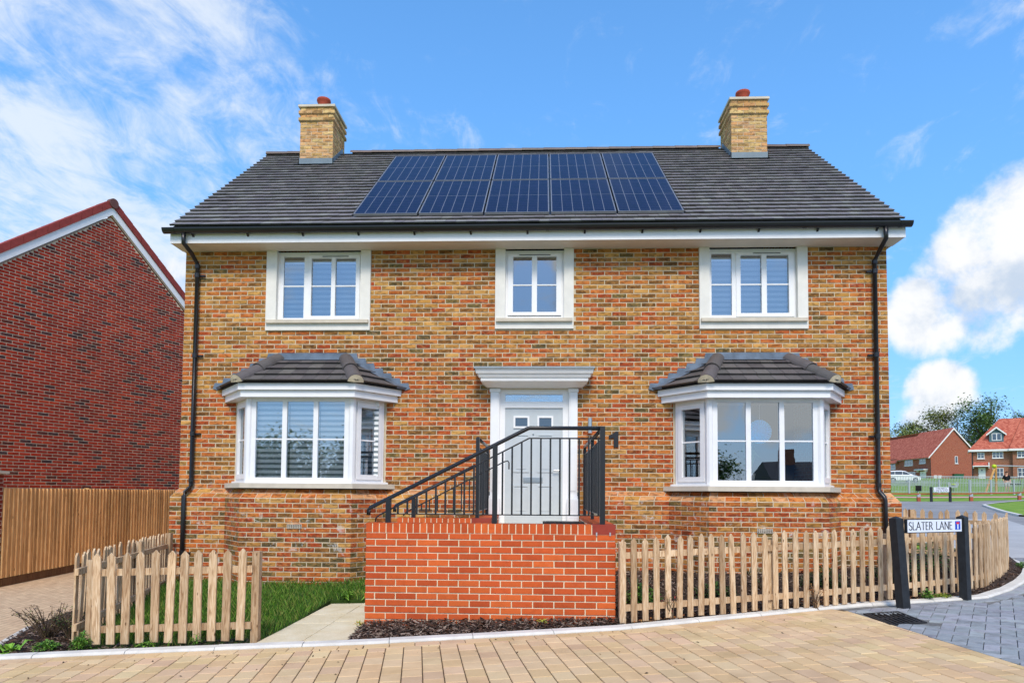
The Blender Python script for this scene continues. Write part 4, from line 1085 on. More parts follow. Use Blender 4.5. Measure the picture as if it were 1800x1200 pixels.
# chimneys
CB = [rgb(212, 178, 118), rgb(202, 166, 108), rgb(220, 188, 130), rgb(190, 152, 98), rgb(206, 154, 102), rgb(214, 170, 122)]
for x0, x1 in CHX:
    y0, y1, zt = 2.72, 3.54, 8.03
    b = B(); b.box(x0, x1, y0, y1, 6.4, zt); chim = b.build('chimney', 'mortar_dark', house); bb = B()
    rows = 21
    for k in range(rows):
        z1 = zt-k*CH_-.005; z0 = z1-CH_+.010; d = {0: .012, 1: .040, 2: .012, 3: .040}.get(k, .006)
        if d > 0.02: b2 = B(); b2.box(x0-.03, x1+.03, y0-.03, y1+.03, z0-.003, z1+.003); b2.build('corbel', 'mortar_dark', chim); 
        for A, u, n, L in (((x0, y0), (1, 0), (0, -1), x1-x0), ((x1, y0), (0, 1), (1, 0), y1-y0), ((x0, y1), (0, -1), (-1, 0), y1-y0)):
            s = 0.0 if k % 2 else -BL/2
            e = d-.006 if d > .02 else 0
            while s < L-.01:
                a, c = max(s, 0)+(.005 if s > 0 else -e), min(s+BL, L)-(.005 if s+BL < L else -e)
                if c-a > .03: bb.brick(A, u, n, a, c, z0, z1, d, .004, jit(random.choice(CB), .14))
                s += BL
    bb.build('brick', 'brick', chim, kind='stuff')
    b = B(); b.box(x0-.045, x1+.045, y0-.045, y1+.045, zt, zt+.045); b.build('cap', 'stone', chim)
    b = B(); cx, cy = (x0+x1)/2, y0+.42; b.lathe([(.135, 0), (.12, .06), (.115, .26), (.14, .30), (.15, .33), (.145, .36), (.12, .36), (.11, .2)], (cx, cy, zt+.045), 20); b.build('chimney_pot', 'terracotta', chim, True)
    b = B(); b.box(x0-.02, x1+.02, y0-.022, y0-.008, 6.72, 6.93); yr = y0-.022
    b.add([(x0-.08, yr+.004, 6.80), (x1+.08, yr+.004, 6.80), RP(x1+.08, 3.92, .05), RP(x0-.08, 3.92, .05)], [(0, 3, 2, 1)])
    for xa, xb in ((x0-.02, x0-.008), (x1+.008, x1+.02)):
        pts = [(y0-.022, 6.75), (3.39, 7.30), (3.39, 7.48), (y0-.022, 6.93)]
        b.add([(xa, y, z) for y, z in pts]+[(xb, y, z) for y, z in pts], [(0, 1, 2, 3), (7, 6, 5, 4), (0, 4, 5, 1), (1, 5, 6, 2), (2, 6, 7, 3), (3, 7, 4, 0)])
    b.build('flashing', 'lead_blue', chim)
# eaves
b = B(); b.box(-.055, 11.635, -.405, -.38, 3.972, 4.145); b.build('fascia', 'upvc', house)
b = B(); b.box(-.055, 11.635, -.379, .0, 3.976, 3.986); b.box(-.055, -.035, -.38, .25, 3.987, 4.13); b.box(11.615, 11.635, -.38, .25, 3.987, 4.13); b.build('soffit', 'soffit_white', house)
gut = B(); prof = [(math.cos(R(180+a)), math.sin(R(180+a))) for a in range(0, 181, 15)]
gy_, gz_ = -.475, 4.185
vs = []
for x in (-.13, 11.69):
    for q in (.070, .064): vs += [(x, gy_+q*c, gz_+q*s_*1.15) for c, s_ in prof]
k = len(prof); fs = [(i+1, i, 2*k+i, 2*k+i+1) for i in range(k-1)]+[(k+i, k+i+1, 3*k+i+1, 3*k+i) for i in range(k-1)]+[(0, k, 3*k, 2*k), (2*k-1, k-1, 3*k-1, 4*k-1)]
fs += [tuple(range(k)), tuple(2*k+i for i in range(k-1, -1, -1))]
gut.add(vs, fs); gutter = gut.build('gutter', 'black_plastic', house)
for i in range(13):
    x = .33+i*.905; b = B(); b.box(x-.02, x+.02, -.404, -.385+.0, 4.06, 4.13); b.bar((x, -.40, 4.075), (x, -.455, 4.115), .03, .016); b.build('bracket', 'black_plastic', gutter)
for x in (.02, 2.05, 4.05, 6.05, 8.05, 10.05, 11.5):
    b = B(); b.v = []; vs = []
    for xx in (x, x+.05): vs += [(xx, gy_+.075*c, gz_+.075*s_*1.15) for c, s_ in prof]
    b.add(vs, [(i+1, i, k+i, k+i+1) for i in range(k-1)]); b.build('union', 'black_plastic', gutter)
def pipe(pts, dx):
    b = B(); b.tube(pts, .035, 12); pp = b.build('downpipe', 'black_plastic', house, True)
    for z in (3.55, 2.2, 0.9, -1.05):
        x, y = (pts[3][0], pts[3][1]) if z > 0 else (pts[-1][0], pts[-1][1]); c_ = B(); c_.lathe([(.036, -.04), (.043, -.035), (.043, .035), (.036, .04)], (x, y, z), 12); c_.box(x+dx*.03, x+dx*.12, y+.01, y+.05, z-.012, z+.012); c_.build('bracket', 'black_plastic', pp)
    for z in (3.70, 0.13):
        c_ = B(); c_.lathe([(.036, -.03), (.042, -.03), (.042, .03), (.036, .03)], (pts[3][0], pts[3][1], z), 12); c_.build('socket', 'black_plastic', pp)
pipe([(.205, -.475, 4.13), (.205, -.475, 3.95), (.233, -.28, 3.86), (.233, -.06, 3.74), (.233, -.06, .05), (.225, -.08, .01), (.18, -.15, -.07), (.17, -.165, -.12), (.17, -.165, -1.75)], 1)
pipe([(11.30, -.475, 4.13), (11.30, -.475, 3.93), (11.31, -.28, 3.84), (11.32, -.06, 3.72), (11.32, -.06, .06), (11.325, -.08, .02), (11.36, -.15, -.06), (11.365, -.165, -.11), (11.365, -.165, -1.5)], -1)
# ---------------- front door
b = B(); b.ob(O2, U, N, 5.403, 6.343, -.10, -.055, -.53, 1.352); door = b.build('door', 'door_paint', house)
def panel(x0, x1, z0, z1, mat='door_paint', name='panel'):
    b = B(); w_ = .022
    for a, c, p, q in ((x0, x1, z0, z0+w_), (x0, x1, z1-w_, z1), (x0, x0+w_, z0+w_, z1-w_), (x1-w_, x1, z0+w_, z1-w_)): b.ob(O2, U, N, a, c, -.06, -.043, p, q)
    b.ob(O2, U, N, x0+.05, x1-.05, -.06, -.047, z0+.05, z1-.05); return b.build(name, mat, door)
for x0, x1 in ((5.54, 5.80), (5.93, 6.19)):
    panel(x0, x1, .30, .92); panel(x0, x1, -.38, .09)
    b = B(); w_ = .03
    for a, c, p, q in ((x0, x1, 1.02, 1.02+w_), (x0, x1, 1.22-w_, 1.22), (x0, x0+w_, 1.05, 1.19), (x1-w_, x1, 1.05, 1.19)): b.ob(O2, U, N, a, c, -.06, -.035, p, q)
    b.build('light_frame', 'upvc', door)
    b = B(); b.ob(O2, U, N, x0+.03, x1-.03, -.06, -.050, 1.05, 1.19); b.build('light_pane', 'far_glass', door)
b = B(); b.ob(O2, U, N, 5.705, 6.02, -.056, -.04, .135, .215); b.ob(O2, U, N, 5.72, 6.005, -.045, -.034, .15, .20); b.build('letterbox', 'steel', door)
b = B(); b.ob(O2, U, N, 6.285, 6.315, -.056, -.042, .16, .37); b.tube([(6.30, .04, .33), (6.30, -.005, .33), (6.19, -.005, .33)], .010, 8); b.build('handle', 'steel', door)
b = B(); b.lathe([(.0, .0), (.012, .0), (.012, .012), (0, .012)], (5.865, .04, .92), 10); b.build('door_viewer', 'steel', door)
ds = B()
for a, c in ((5.31, 5.403), (6.343, 6.447)): ds.ob(O2, U, N, a, c, -.11, -.03, -.53, 1.66)
ds.ob(O2, U, N, 5.403, 6.343, -.11, -.031, 1.352, 1.454); ds.ob(O2, U, N, 5.403, 6.343, -.11, -.031, 1.576, 1.66); dsur = ds.build('door_surround', 'upvc', house)
b = B(); b.ob(O2, U, N, 5.403, 6.343, -.075, -.069, 1.454, 1.576); b.build('fanlight', 'glass', dsur)
for a, c in ((5.168, 5.312), (6.445, 6.58)):
    b = B(); b.ob(O2, U, N, a, c, -.1, .045, -.08, 1.665); b.ob(O2, U, N, a+.025, c-.025, .0, .058, .0, 1.58); b.ob(O2, U, N, a-.015, c+.015, .0, .06, 1.60, 1.655); b.build('pilaster', 'upvc', dsur)
    b = B(); b.ob(O2, U, N, a-.028, c+.02, -.1, .13, -.56, -.13); b.ob(O2, U, N, a-.01, c+.005, -.1, .085, -.13, -.08); b.build('plinth_block', 'upvc', dsur)
def frus(bb, x0, x1, d0, z0, X0, X1, d1, z1):
    bb.add([(x0, .0, z0), (x1, .0, z0), (x1, -d0, z0), (x0, -d0, z0), (X0, .0, z1), (X1, .0, z1), (X1, -d1, z1), (X0, -d1, z1)], [(0, 1, 2, 3), (7, 6, 5, 4), (3, 2, 6, 7), (2, 1, 5, 6), (0, 3, 7, 4)])
b = B(); frus(b, 5.11, 6.65, .14, 1.667, 5.03, 6.73, .33, 1.735); frus(b, 5.03, 6.73, .335, 1.735, 5.03, 6.73, .345, 1.79); frus(b, 5.0, 6.76, .36, 1.791, 4.985, 6.775, .385, 1.845); frus(b, 4.96, 6.80, .40, 1.846, 4.945, 6.815, .43, 1.918); hood = b.build('door_hood', 'upvc', house)
b = B(); frus(b, 4.92, 6.83, .452, 1.919, 4.93, 6.82, .445, 1.948); b.box(4.94, 6.81, -.03, -.004, 1.948, 2.02); b.build('lead_cover', 'lead_blue', hood)
# number, lamp, air bricks
b = B(); b.prism([(7.165, .71), (7.24, .71), (7.24, .966), (7.195, .966), (7.155, .93), (7.086, .90), (7.086, .845), (7.165, .865)], O2, U, N, .008, .03); b.build('house_number', 'black_metal', house)
b = B(); b.tube([(6.78, -.085, .945), (6.78, -.085, 1.175)], .036, 16); lamp = b.build('wall_lamp', 'steel', house, False)
b = B(); b.box(6.755, 6.805, -.055, .0, 1.02, 1.09); b.build('lamp_arm', 'steel', lamp); b = B(); b.lathe([(.0, 0), (.032, 0), (.032, -.012), (0, -.012)], (6.78, -.085, .945), 14); b.build('lamp_lens', 'white_pot', lamp)
for cx in (2.207, 9.342):
    b = B(); b.box(cx-.115, cx+.115, -.692, -.68, -.61, -.545); ab = b.build('air_brick', 'dark', house)
    for k in range(4): b = B(); b.box(cx-.115, cx+.115, -.70, -.69, -.61+k*.0195, -.61+k*.0195+.007); b.build('louvre', 'stone', ab)
    for k in range(9): b = B(); x = cx-.115+k*.0279; b.box(x, x+.007, -.699, -.69, -.61, -.545); b.build('louvre', 'stone', ab)
# ---------------- things in the windows
def blind(name_lbl, spans, y, z0, z1, pitch=.085, mats=('blind_sheer', 'blind_white')):
    t_ = thing('window_blind', (spans[0][0], y, z0), name_lbl, 'blind')
    for a, c in spans:
        b = B(); b.box(a, c, y+.006, y+.010, z0, z1); b.build('sheer_fabric', mats[0], t_)
        b = B(); z = z0
        while z < z1: b.box(a, c, y, y+.004, z, min(z+pitch*.55, z1)); z += pitch
        b.build('fabric_bands', mats[1], t_)
        b = B(); b.box(a-.01, c+.01, y-.02, y+.05, z1, z1+.06); b.build('head_box', 'upvc', t_)
plain('blind_white', rgb(240, 243, 244), .8, .2, var=.02); plain('blind_sheer', rgb(130, 142, 146), .8, .2, var=.03); plain('blind_grey', rgb(150, 160, 168), .8, .2, var=.1, scale=4); plain('blind_sheer_dark', rgb(76, 84, 92), .8, .2, var=.05)  # upstairs fabric pair is darker, so sky reflections stand out in the panes
blind('striped day and night blind behind the left bay window', [(1.46, 2.0), (2.01, 2.49), (2.50, 2.98)], -.44, .16, 1.36)
blind('striped blind behind the upper left window', [(1.63, 2.05), (2.08, 2.92)], .16, 2.80, 3.80, .085, ('blind_sheer_dark', 'blind_grey'))
blind('striped blind behind the upper right window', [(8.72, 9.12), (9.17, 10.05)], .16, 2.80, 3.80, .085, ('blind_sheer_dark', 'blind_grey'))
blind('striped blind in the right-hand splay of the left bay window', [(3.08, 3.36)], -.16, .20, 1.34)
pf = thing('paper_fan', (9.36, -.44, .97), 'round sky-blue pleated paper fan hanging in the right bay window', 'decoration')
b = B(); n_ = 56; ctr = Vector((9.35, -.46, .93)); ring = []
for i in range(n_):
    a = 2*math.pi*i/n_; yy = .012 if i % 2 else -.012; ring.append(ctr+Vector((.185*math.cos(a), yy, .185*math.sin(a))))
b.add([ctr]+ring, [(0, i+1, (i+1) % n_+1) for i in range(n_)]); b.build('pleats', 'cyan_paper', pf)
b = B(); b.bar(ctr+Vector((0, 0, .18)), ctr+Vector((0, 0, .42)), .004); b.build('string', 'white_pot', pf)
ip = thing('potted_plant', (9.22, -.25, .1), 'leafy houseplant in a white pot standing inside the right bay window', 'houseplant')
b = B(); b.lathe([(.0, 0), (.08, 0), (.105, .2), (.095, .2), (.09, .18)], (9.22, -.30, .09), 18); b.build('pot', 'white_pot', ip, True)
b = B()
for i in range(16):
    a = random.uniform(0, 6.28); r2 = random.uniform(.1, .26); h_ = random.uniform(.25, .55); w_ = random.uniform(.02, .035)
    q0 = Vector((9.22, -.30, .26)); q1 = q0+Vector((math.cos(a)*r2*.5, math.sin(a)*r2*.4, h_)); q2 = q0+Vector((math.cos(a)*r2, math.sin(a)*r2*.6, h_*.75)); sd = Vector((-math.sin(a), math.cos(a), 0))*w_
    b.add([q0-sd*.2, q0+sd*.2, q1+sd, q1-sd, q2], [(0, 1, 2, 3), (3, 2, 4)], jit(rgb(110, 140, 70), .25))
b.build('leaves', 'leaf', ip)

# ================================================================== entrance stair and railings
ent = thing('entrance_stair', (5.4, -1.7, -1.5), 'raised red brick entrance stair and landing with pale mortar in front of the door', 'stair')
EX0, EX1, EY = 4.02, 6.83, -3.40
b = B(); b.box(EX0+.006, EX1-.006, EY+.006, EY+.215, -1.8, -.40); fwall = b.build('front_wall', 'mortar_white', ent)
ER = [rgb(202, 92, 42), rgb(196, 87, 40), rgb(188, 82, 38), rgb(208, 99, 46)]
eprot = {}
def eproto(L, Hh, c, key):
    k = (round(L, 3), round(Hh, 3), c)
    if k not in eprot:
        bb = B(); bb.brick(O2, U, N, -L/2, L/2, -Hh/2, Hh/2, .005, .003, c, .05); eprot[k] = bb.mesh('brick', 'brick_smooth')
    return eprot[k]
EL = .2365; ECOL = [jit(c, .08) for c in ER*5]
for k in range(15):
    z1 = -.505-k*.0748; z0 = z1-.0748+.0130; s = EX0 if k % 2 == 0 else EX0-EL*.53
    while s < EX1-.02:
        a, c = max(s+.0063, EX0), min(s+EL-.0063, EX1); s += EL
        if c-a < .03: continue
        o = put('brick', eproto(c-a, z1-z0, random.choice(ECOL), 0), fwall); o.location = ((a+c)/2, EY+random.uniform(-.001, .0015), (z0+z1)/2)
def cap_row(parent, x0, x1, y, zt, depth, endw, left_end=True):
    n_ = int((x1-endw-x0)/.0772)
    for k in range(n_):
        a = x0+k*.0772; bb = B(); c = jit(random.choice(ER), .12); bb.box(a+.005, a+.0722-.001, y-.006, y+depth, zt-.105, zt+random.uniform(-.001, .001), c); bb.build('cap_brick', 'brick_smooth', parent)
    bb = B(); bb.box(x0+n_*.0772+.005, x1, y-.008, y+depth+.004, zt-.108, zt+.002, jit(rgb(150, 62, 48), .05)); bb.build('cap_end', 'brick_smooth', parent)
    bb = B(); bb.box(x0+.004, x1-.004, y, y+depth-.004, zt-.115, zt-.006); bb.build('cap_mortar', 'mortar_white', parent)
cap_row(fwall, EX0, EX1, EY, -.392, .215, .245)
b = B(); b.box(4.062, 5.325, -1.90, -1.69, -1.8, -.40); me = b.mesh('rear_wall', 'brick_wall_red'); uvbox(me); rw = put('rear_wall', me, ent); cap_row(rw, 4.056, 5.33, -1.905, -.386, .215, .24)
b = B(); b.box(6.615, 6.824, -3.18, -.12, -1.8, -.40); b.box(5.11, 5.32, -1.68, -.12, -1.8, -.40); me = b.mesh('side_wall', 'brick_wall_red'); uvbox(me); sw = put('side_wall', me, ent)
b = B()
for x0, x1, y0, y1 in ((6.61, 6.83, -3.17, -.12), (5.10, 5.33, -1.68, -.12)):
    y = y0
    while y < y1-.05: b.box(x0, x1, y+.004, min(y+.072, y1), -.40, -.388, jit(random.choice(ER), .12)); y += .077
b.build('cap_brick', 'brick_smooth', sw, kind='stuff')
b = B(); b.box(5.10, 6.62, -3.19, .05, -1.8, -.545); b.build('landing', 'slab', ent)
for k in range(5):
    b = B(); b.box(4.04+k*.215, 5.10, -3.19, -1.69, -1.75, -1.52+(k+1)*.163-.02); b.build('step', 'slab', ent)
fix = B()
for x in (6.62, 6.77): fix.box(x-.008, x+.008, EY-.014, EY-.008, -.512, -.475)
fix.build('fixing_clip', 'galvanised', ent)

def sqpost(x, y, z0, z1, par, w=.05):
    b = B(); b.box(x-w/2, x+w/2, y-w/2, y+w/2, z0, z1); return b.build('post', 'black_metal', par)
rl = thing('stair_railing', (5.4, -3.29, -.39), 'black metal railing climbing along the top of the red brick entrance wall', 'railing')
yF = -3.29
def slope_z(x, z0, x0=4.02, k=.507): return z0+(x-x0)*k
b = B(); b.tube([(4.02, yF, -.31), (4.02, yF, -.245), (4.035, yF, -.225), (5.845, yF, .695), (5.87, yF, .70), (6.68, yF, .70)], .0235, 12); b.tube([(6.694, yF, .70), (6.694, -.06, .70)], .0235, 12); b.build('handrail', 'black_metal', rl, True)
for x, z in ((4.25, -.125), (5.472, .495), (6.694, .72)): sqpost(x, yF, -.392, z, rl, .056 if x < 6 else .058)
sqpost(6.694, -1.75, -.392, .70, rl, .045); sqpost(6.694, -.12, -.392, .70, rl, .045)
b = B(); b.tube([(4.10, yF, -.385), (4.105, yF, -.345), (4.14, yF, -.31), (5.86, yF, .583), (6.69, yF, .583)], .009, 8); b.tube([(6.694, yF, .583), (6.694, -.12, .583)], .009, 8); b.build('upper_bar', 'black_metal', rl, True)
b = B(); b.bar((4.25, yF, -.292), (6.694, yF, -.292), .02, .012); b.bar((6.694, yF, -.292), (6.694, -.12, -.292), .02, .012); b.build('lower_bar', 'black_metal', rl)
x = 4.25+.109
while x < 6.66:
    zt_ = -.31+(x-4.14)*.519 if x < 5.86 else .583
    if abs(x-5.472) > .04: b = B(); b.box(x-.010, x+.010, yF-.010, yF+.010, -.292, zt_); b.build('baluster', 'black_metal', rl)
    x += .109
y = yF+.109
while y < -.15:
    if abs(y+1.75) > .04: b = B(); b.box(6.686, 6.702, y-.008, y+.008, -.292, .583); b.build('baluster', 'black_metal', rl)
    y += .109
rl = thing('stair_railing', (4.8, -1.8, -.39), 'black metal railing on the far side of the entrance stair, nearer the house', 'railing')
yR = -1.80
b = B(); b.tube([(4.0, yR, -.31), (4.0, yR, -.245), (4.015, yR, -.225), (5.10, yR, .325)], .0235, 12); b.tube([(5.133, yR, .70), (5.133, -.10, .70)], .0235, 12); b.build('handrail', 'black_metal', rl, True)
for x, y, z in ((4.26, yR, -.12), (5.133, yR, .715), (5.133, -.14, .70)): sqpost(x, y, -.39, z, rl, .05)
b = B(); b.tube([(4.12, yR, -.36), (4.16, yR, -.31), (5.50, yR, .385), (5.545, yR, .395), (5.56, yR, .37), (5.56, yR, .28)], .009, 8); b.tube([(5.133, yR, .583), (5.133, -.12, .583)], .009, 8); b.build('upper_bar', 'black_metal', rl, True)
b = B(); b.bar((4.26, yR, -.292), (5.133, yR, -.292), .02, .012); b.bar((5.133, yR, -.292), (5.133, -.12, -.292), .02, .012); b.build('lower_bar', 'black_metal', rl)
x = 4.26+.109
while x < 5.10: b = B(); b.box(x-.008, x+.008, yR-.008, yR+.008, -.292, -.31+(x-4.16)*.519); b.build('baluster', 'black_metal', rl); x += .109
y = yR+.109
while y < -.16: b = B(); b.box(5.125, 5.141, y-.008, y+.008, -.292, .583); b.build('baluster', 'black_metal', rl); y += .109
bs = thing('boot_scraper', (6.25, -3.0, -.545), 'small black frame lying on the landing behind the entrance wall', 'scraper')
b = B(); b.box(6.02, 6.5, -3.16, -3.10, -.545, -.372); b.box(6.02, 6.06, -3.1, -2.8, -.40, -.376); b.box(6.46, 6.5, -3.1, -2.8, -.40, -.376); b.build('frame', 'black_plastic', bs)
b = B(); b.box(6.02, 6.5, -2.84, -2.78, -.545, -.376); b.build('bar', 'black_plastic', bs)

# ================================================================== picket fences
def picket_mesh(w, h, t=.02):
    b = B(); p = h-.045; ch = .004
    poly = [(-w/2, 0), (w/2, 0), (w/2, p), (w*.05, h), (-w*.05, h), (-w/2, p)]; k = len(poly)
    ins = [(x*(1-2*ch/w), z+(ch if z < .01 else -ch)) for x, z in poly]
    vs = [(x, -t/2, z) for x, z in ins]+[(x, -t/2+ch, z) for x, z in poly]+[(x, t/2, z) for x, z in poly]
    b.add(vs, [tuple(range(k)), tuple(range(3*k-1, 2*k-1, -1))]+[(i, k+i, k+(i+1) % k, (i+1) % k) for i in range(k)]+[(k+i, 2*k+i, 2*k+(i+1) % k, k+(i+1) % k) for i in range(k)])
    return b.mesh('picket', 'picket_wood')
PK = [picket_mesh(.070, h) for h in (.905, .913, .92)]; PKL = [picket_mesh(.082, h) for h in (.91, .918, .925)]
def fence(label, pts, zf, spacing, meshes, side=1, rails=(.13, .70), posts=(), tilt=.012, start=0.0):
    """pickets stand on the right-hand side of the walking direction when side = 1"""
    f = thing('picket_fence', (pts[0][0], pts[0][1], zf(*pts[0])), label, 'fence'); L0 = Vector(f['_l']); off = .033*side
    S = line_of(pts); d = start
    for (A, t_, L) in S:
        n_ = (t_[1], -t_[0]); an = math.atan2(t_[1], t_[0])
        while d <= L:
            x, y = A[0]+t_[0]*d+n_[0]*off, A[1]+t_[1]*d+n_[1]*off
            o = put('picket', random.choice(meshes), f); o.location = Vector((x, y, zf(x, y)+.035+random.uniform(-.012, .012)))-L0
            o.rotation_euler = (random.gauss(0, tilt*.5), random.gauss(0, tilt), an+(0 if side > 0 else math.pi)+random.gauss(0, .03)); d += spacing*random.uniform(.97, 1.03)
        d -= L
        for h_ in rails:
            b = B(); p = (A[0], A[1], zf(*A)+.035+h_+.02); E_ = (A[0]+t_[0]*L, A[1]+t_[1]*L); q = (E_[0], E_[1], zf(*E_)+.035+h_+.02); b.bar(p, q, .042, .068); b.build('rail', 'picket_wood', f)
    for x, y, h_ in posts:
        b = B(); z = zf(x, y); b.box(x-.038, x+.038, y-.038, y+.038, z-.05, z+h_); o = b.build('post', 'picket_wood', f)
    return f
RF = [(6.88, -3.50), (8.30, -2.99), (9.29, -2.65), (10.26, -2.27), (10.86, -2.03), (11.58, -1.68), (12.05, -1.36), (12.69, -.70), (13.3, .05), (13.72, .70)]
fence('long weathered picket fence from the red brick wall round the corner past the street sign', RF, lambda x, y: G(x, y), .142, PK, 1, posts=[(6.90, -3.44, .90), (8.72, -2.80, .85), (10.40, -2.16, .85), (12.0, -1.36, .85), (13.70, .66, .85)])
fence('short picket fence seen from behind between the house corner and the curved fence', [(11.66, 2.10), (12.7, 1.53), (13.70, .85)], lambda x, y: -1.245+.035*(13.7-x), .131, PK, -1, posts=[(12.68, 1.58, .93)])
fence('short picket fence facing the pavement left of the garden path', [(1.50, -4.285), (3.06, -4.175)], lambda x, y: G(x, y)+.0, .143, PKL, 1, posts=[(3.085, -4.13, .93), (1.40, -4.20, .88)], start=.03)
fence('picket fence running back from the pavement along the driveway, its first picket leaning', [(0.53, -2.0), (1.22, -4.20)], lambda x, y: G(x, y)+.0, .138, PKL, 1, posts=[(.56, -1.98, .93)], tilt=.03)
fence('picket fence between the garden corner post and the left corner of the house', [(-.02, -.24), (.53, -2.0)], lambda x, y: G(x, y)+.0, .16, PKL, 1, posts=[(.03, -.30, .96)])

# ================================================================== boarded fence, brick pier
cf = thing('board_fence', (-3.6, 4, G(-3.6, 4)), 'tall brown close-boarded fence along the driveway beside the neighbouring house', 'fence')
bp = []
for v in range(3):
    b = B(); b.add([(.024, -.056, 0), (-.008, .048, 0), (-.008, .048, 1), (.024, -.056, 1), (-.02, -.056, 0), (-.02, .048, 0), (-.02, .048, 1), (-.02, -.056, 1)], [(0, 1, 2, 3), (7, 6, 5, 4), (3, 2, 6, 7), (0, 4, 5, 1), (1, 5, 6, 2), (3, 7, 4, 0)]); bp.append(b.mesh('board', 'fence_wood'))
y = .80
while y < 8.6:
    z0 = G(-3.6, y)+.15; o = put('board', random.choice(bp), cf); o.location = Vector((-3.6+random.uniform(-.002, .004), y, z0))-Vector(cf['_l']); o.scale.z = -.018-z0+random.uniform(-.006, .006); y += .1055
y = .76
while y < 8.5:
    y1 = y+2.4; b = B(); b.bar((-3.61, y, G(-3.6, y)+.05), (-3.61, y1-.02, G(-3.6, y1)+.05), .03, .19); b.build('gravel_board', 'gravel_wood', cf)
    b = B(); b.box(-3.75, -3.65, y-.05, y+.05, -1.9, .0); b.build('post', 'fence_wood', cf); y = y1
pr_ = thing('brick_pier', (-3.75, .42, G(-3.75, .4)), 'red brick pier with stone coping at the street end of the boarded fence', 'pier')
b = B(); b.box(-4.4, -3.60, .20, .72, -2.0, .24); me = b.mesh('shaft', 'brick_dark_proc') if 'brick_dark_proc' in M else None
brickproc('brick_dark_proc', rgb(140, 54, 36), rgb(112, 42, 32), rgb(196, 180, 160), .237, .075)
me = b.mesh('shaft', 'brick_dark_proc'); uvbox(me); put('shaft', me, pr_)
b = B(); b.box(-4.46, -3.54, .14, .78, .24, .285); b.build('coping', 'stone', pr_)

# ================================================================== neighbouring house
nh = thing('brick_house', (-6.5, 6.5, -1.7), 'dark red brick neighbouring house with red tiled roof and white bargeboards', 'house')
th = R(20); NU = (math.sin(th), math.cos(th)); NN = (math.cos(th), -math.sin(th)); NA = (-6.141, 4.038)
SA, ZA, HW, SL = 2.22, 7.14, 4.6, .795
b = B(); k = 0
pts = [(SA-HW, -1.9), (SA+HW, -1.9), (SA+HW, ZA-HW*SL), (SA, ZA), (SA-HW, ZA-HW*SL)]
b.prism(pts, NA, NU, NN, -.42, -.004); nw = b.build('wall', 'mortar_dark', nh)
b = B(); b.prism([(a_, z_-(2.4 if z_ > 0 else 0)) for a_, z_ in pts], NA, NU, NN, -9.0, -.42); me = b.mesh('rear_range', 'brick_dark_proc') if False else b.mesh('rear_range', 'red_tile'); put('rear_range', me, nh)
NB = [rgb(170, 48, 22), rgb(154, 41, 20), rgb(182, 58, 27), rgb(142, 37, 20), rgb(86, 40, 33), rgb(62, 47, 49), rgb(145, 48, 30)]
NBW = [(3, NB[0]), (3, NB[1]), (1.2, NB[2]), (3, NB[3]), (1.1, NB[4]), (.6, NB[5]), (1, NB[6])]
rest = B(); cand = []; NL = .255
for k in range(-5, 98):
    z0 = k*CH_+.009; z1 = z0+CH_-.018; s = SA-HW-(NL/2 if k % 2 else 0)
    lim = (ZA-z1)/SL
    while s < SA+HW:
        a, c = max(s+.0075, SA-min(HW, lim)), min(s+NL-.0075, SA+min(HW, lim)); s += NL
        if c-a < .04: continue
        full = c-a > NL*.9; col_ = pick(NBW)
        vis = -.45 < (a+c)/2 < 6.3 and z0 > 0.02
        if full and vis: cand.append(((a+c)/2, (z0+z1)/2, col_))
        else: rest.brick(NA, NU, NN, a, c, z0, z1, .005, .004, jit(col_, .15))
cand.sort(key=lambda q: q[0]+.25*abs(q[1]-1.5))
nprot = {c: [] for _, c in NBW}
for c in nprot:
    for v in range(2): bb = B(); bb.brick(O2, U, N, -NL/2+.009, NL/2-.009, -CH_/2+.009, CH_/2-.009, .005, .004, jit(c, .14)); nprot[c].append(bb.mesh('brick', 'brick_dark'))
for i, (s, z, c) in enumerate(cand):
    if i < 298: o = put('brick', random.choice(nprot[c]), nw); o.location = (NA[0]+NU[0]*s, NA[1]+NU[1]*s, z); o.rotation_euler.z = math.pi/2-th
    else: rest.brick(NA, NU, NN, s-NL/2+.009, s+NL/2-.009, z-CH_/2+.009, z+CH_/2-.009, random.uniform(.003, .007), .004, jit(c, .15))
rest.build('brick', 'brick_dark', nw, kind='stuff')
for sg in (-1, 1):
    b = B(); e = HW+.25
    P_ = lambda q, dz: (SA+sg*q, ZA-q*SL+dz)
    poly = [P_(0, .06), P_(e, .06), P_(e, .27), P_(0, .27)]
    if sg > 0: poly = poly[::-1]
    b.prism(poly if sg < 0 else poly[::-1], NA, NU, NN, -.02, .06); b.build('bargeboard', 'upvc', nh)
    q = 0.04; n_ = 0
    while q < e:
        b = B(); poly = [P_(q, .272), P_(q+.265, .272), P_(q+.265, .475+.012), P_(q, .475)]
        b.prism(poly, NA, NU, NN, -.16, .095); b.build('verge_tile', 'red_tile', nh); q += .272
    b = B(); poly = [P_(0, .33), P_(e, .33), P_(e, .45), P_(0, .45)]; b.prism(poly, NA, NU, NN, -.44, -.15); me = b.mesh('roof', 'roof_far'); uvbox(me); put('roof', me, nh)
b = B(); c0 = Vector((NA[0]+NU[0]*SA, NA[1]+NU[1]*SA, ZA+.36)); nv = Vector((NN[0], NN[1], 0)); uv_ = Vector((NU[0], NU[1], 0))
ring = [uv_*(.125*math.cos(R(a)))+Vector((0, 0, .125*math.sin(R(a)))) for a in range(0, 360, 20)]
b.add([c0+nv*.12+r_ for r_ in ring]+[c0-nv*.02+r_ for r_ in ring], [tuple(range(18))]+[(i, 18+i, 18+(i+1) % 18, (i+1) % 18) for i in range(18)]); b.build('ridge_tile', 'ridge_brown', nh)

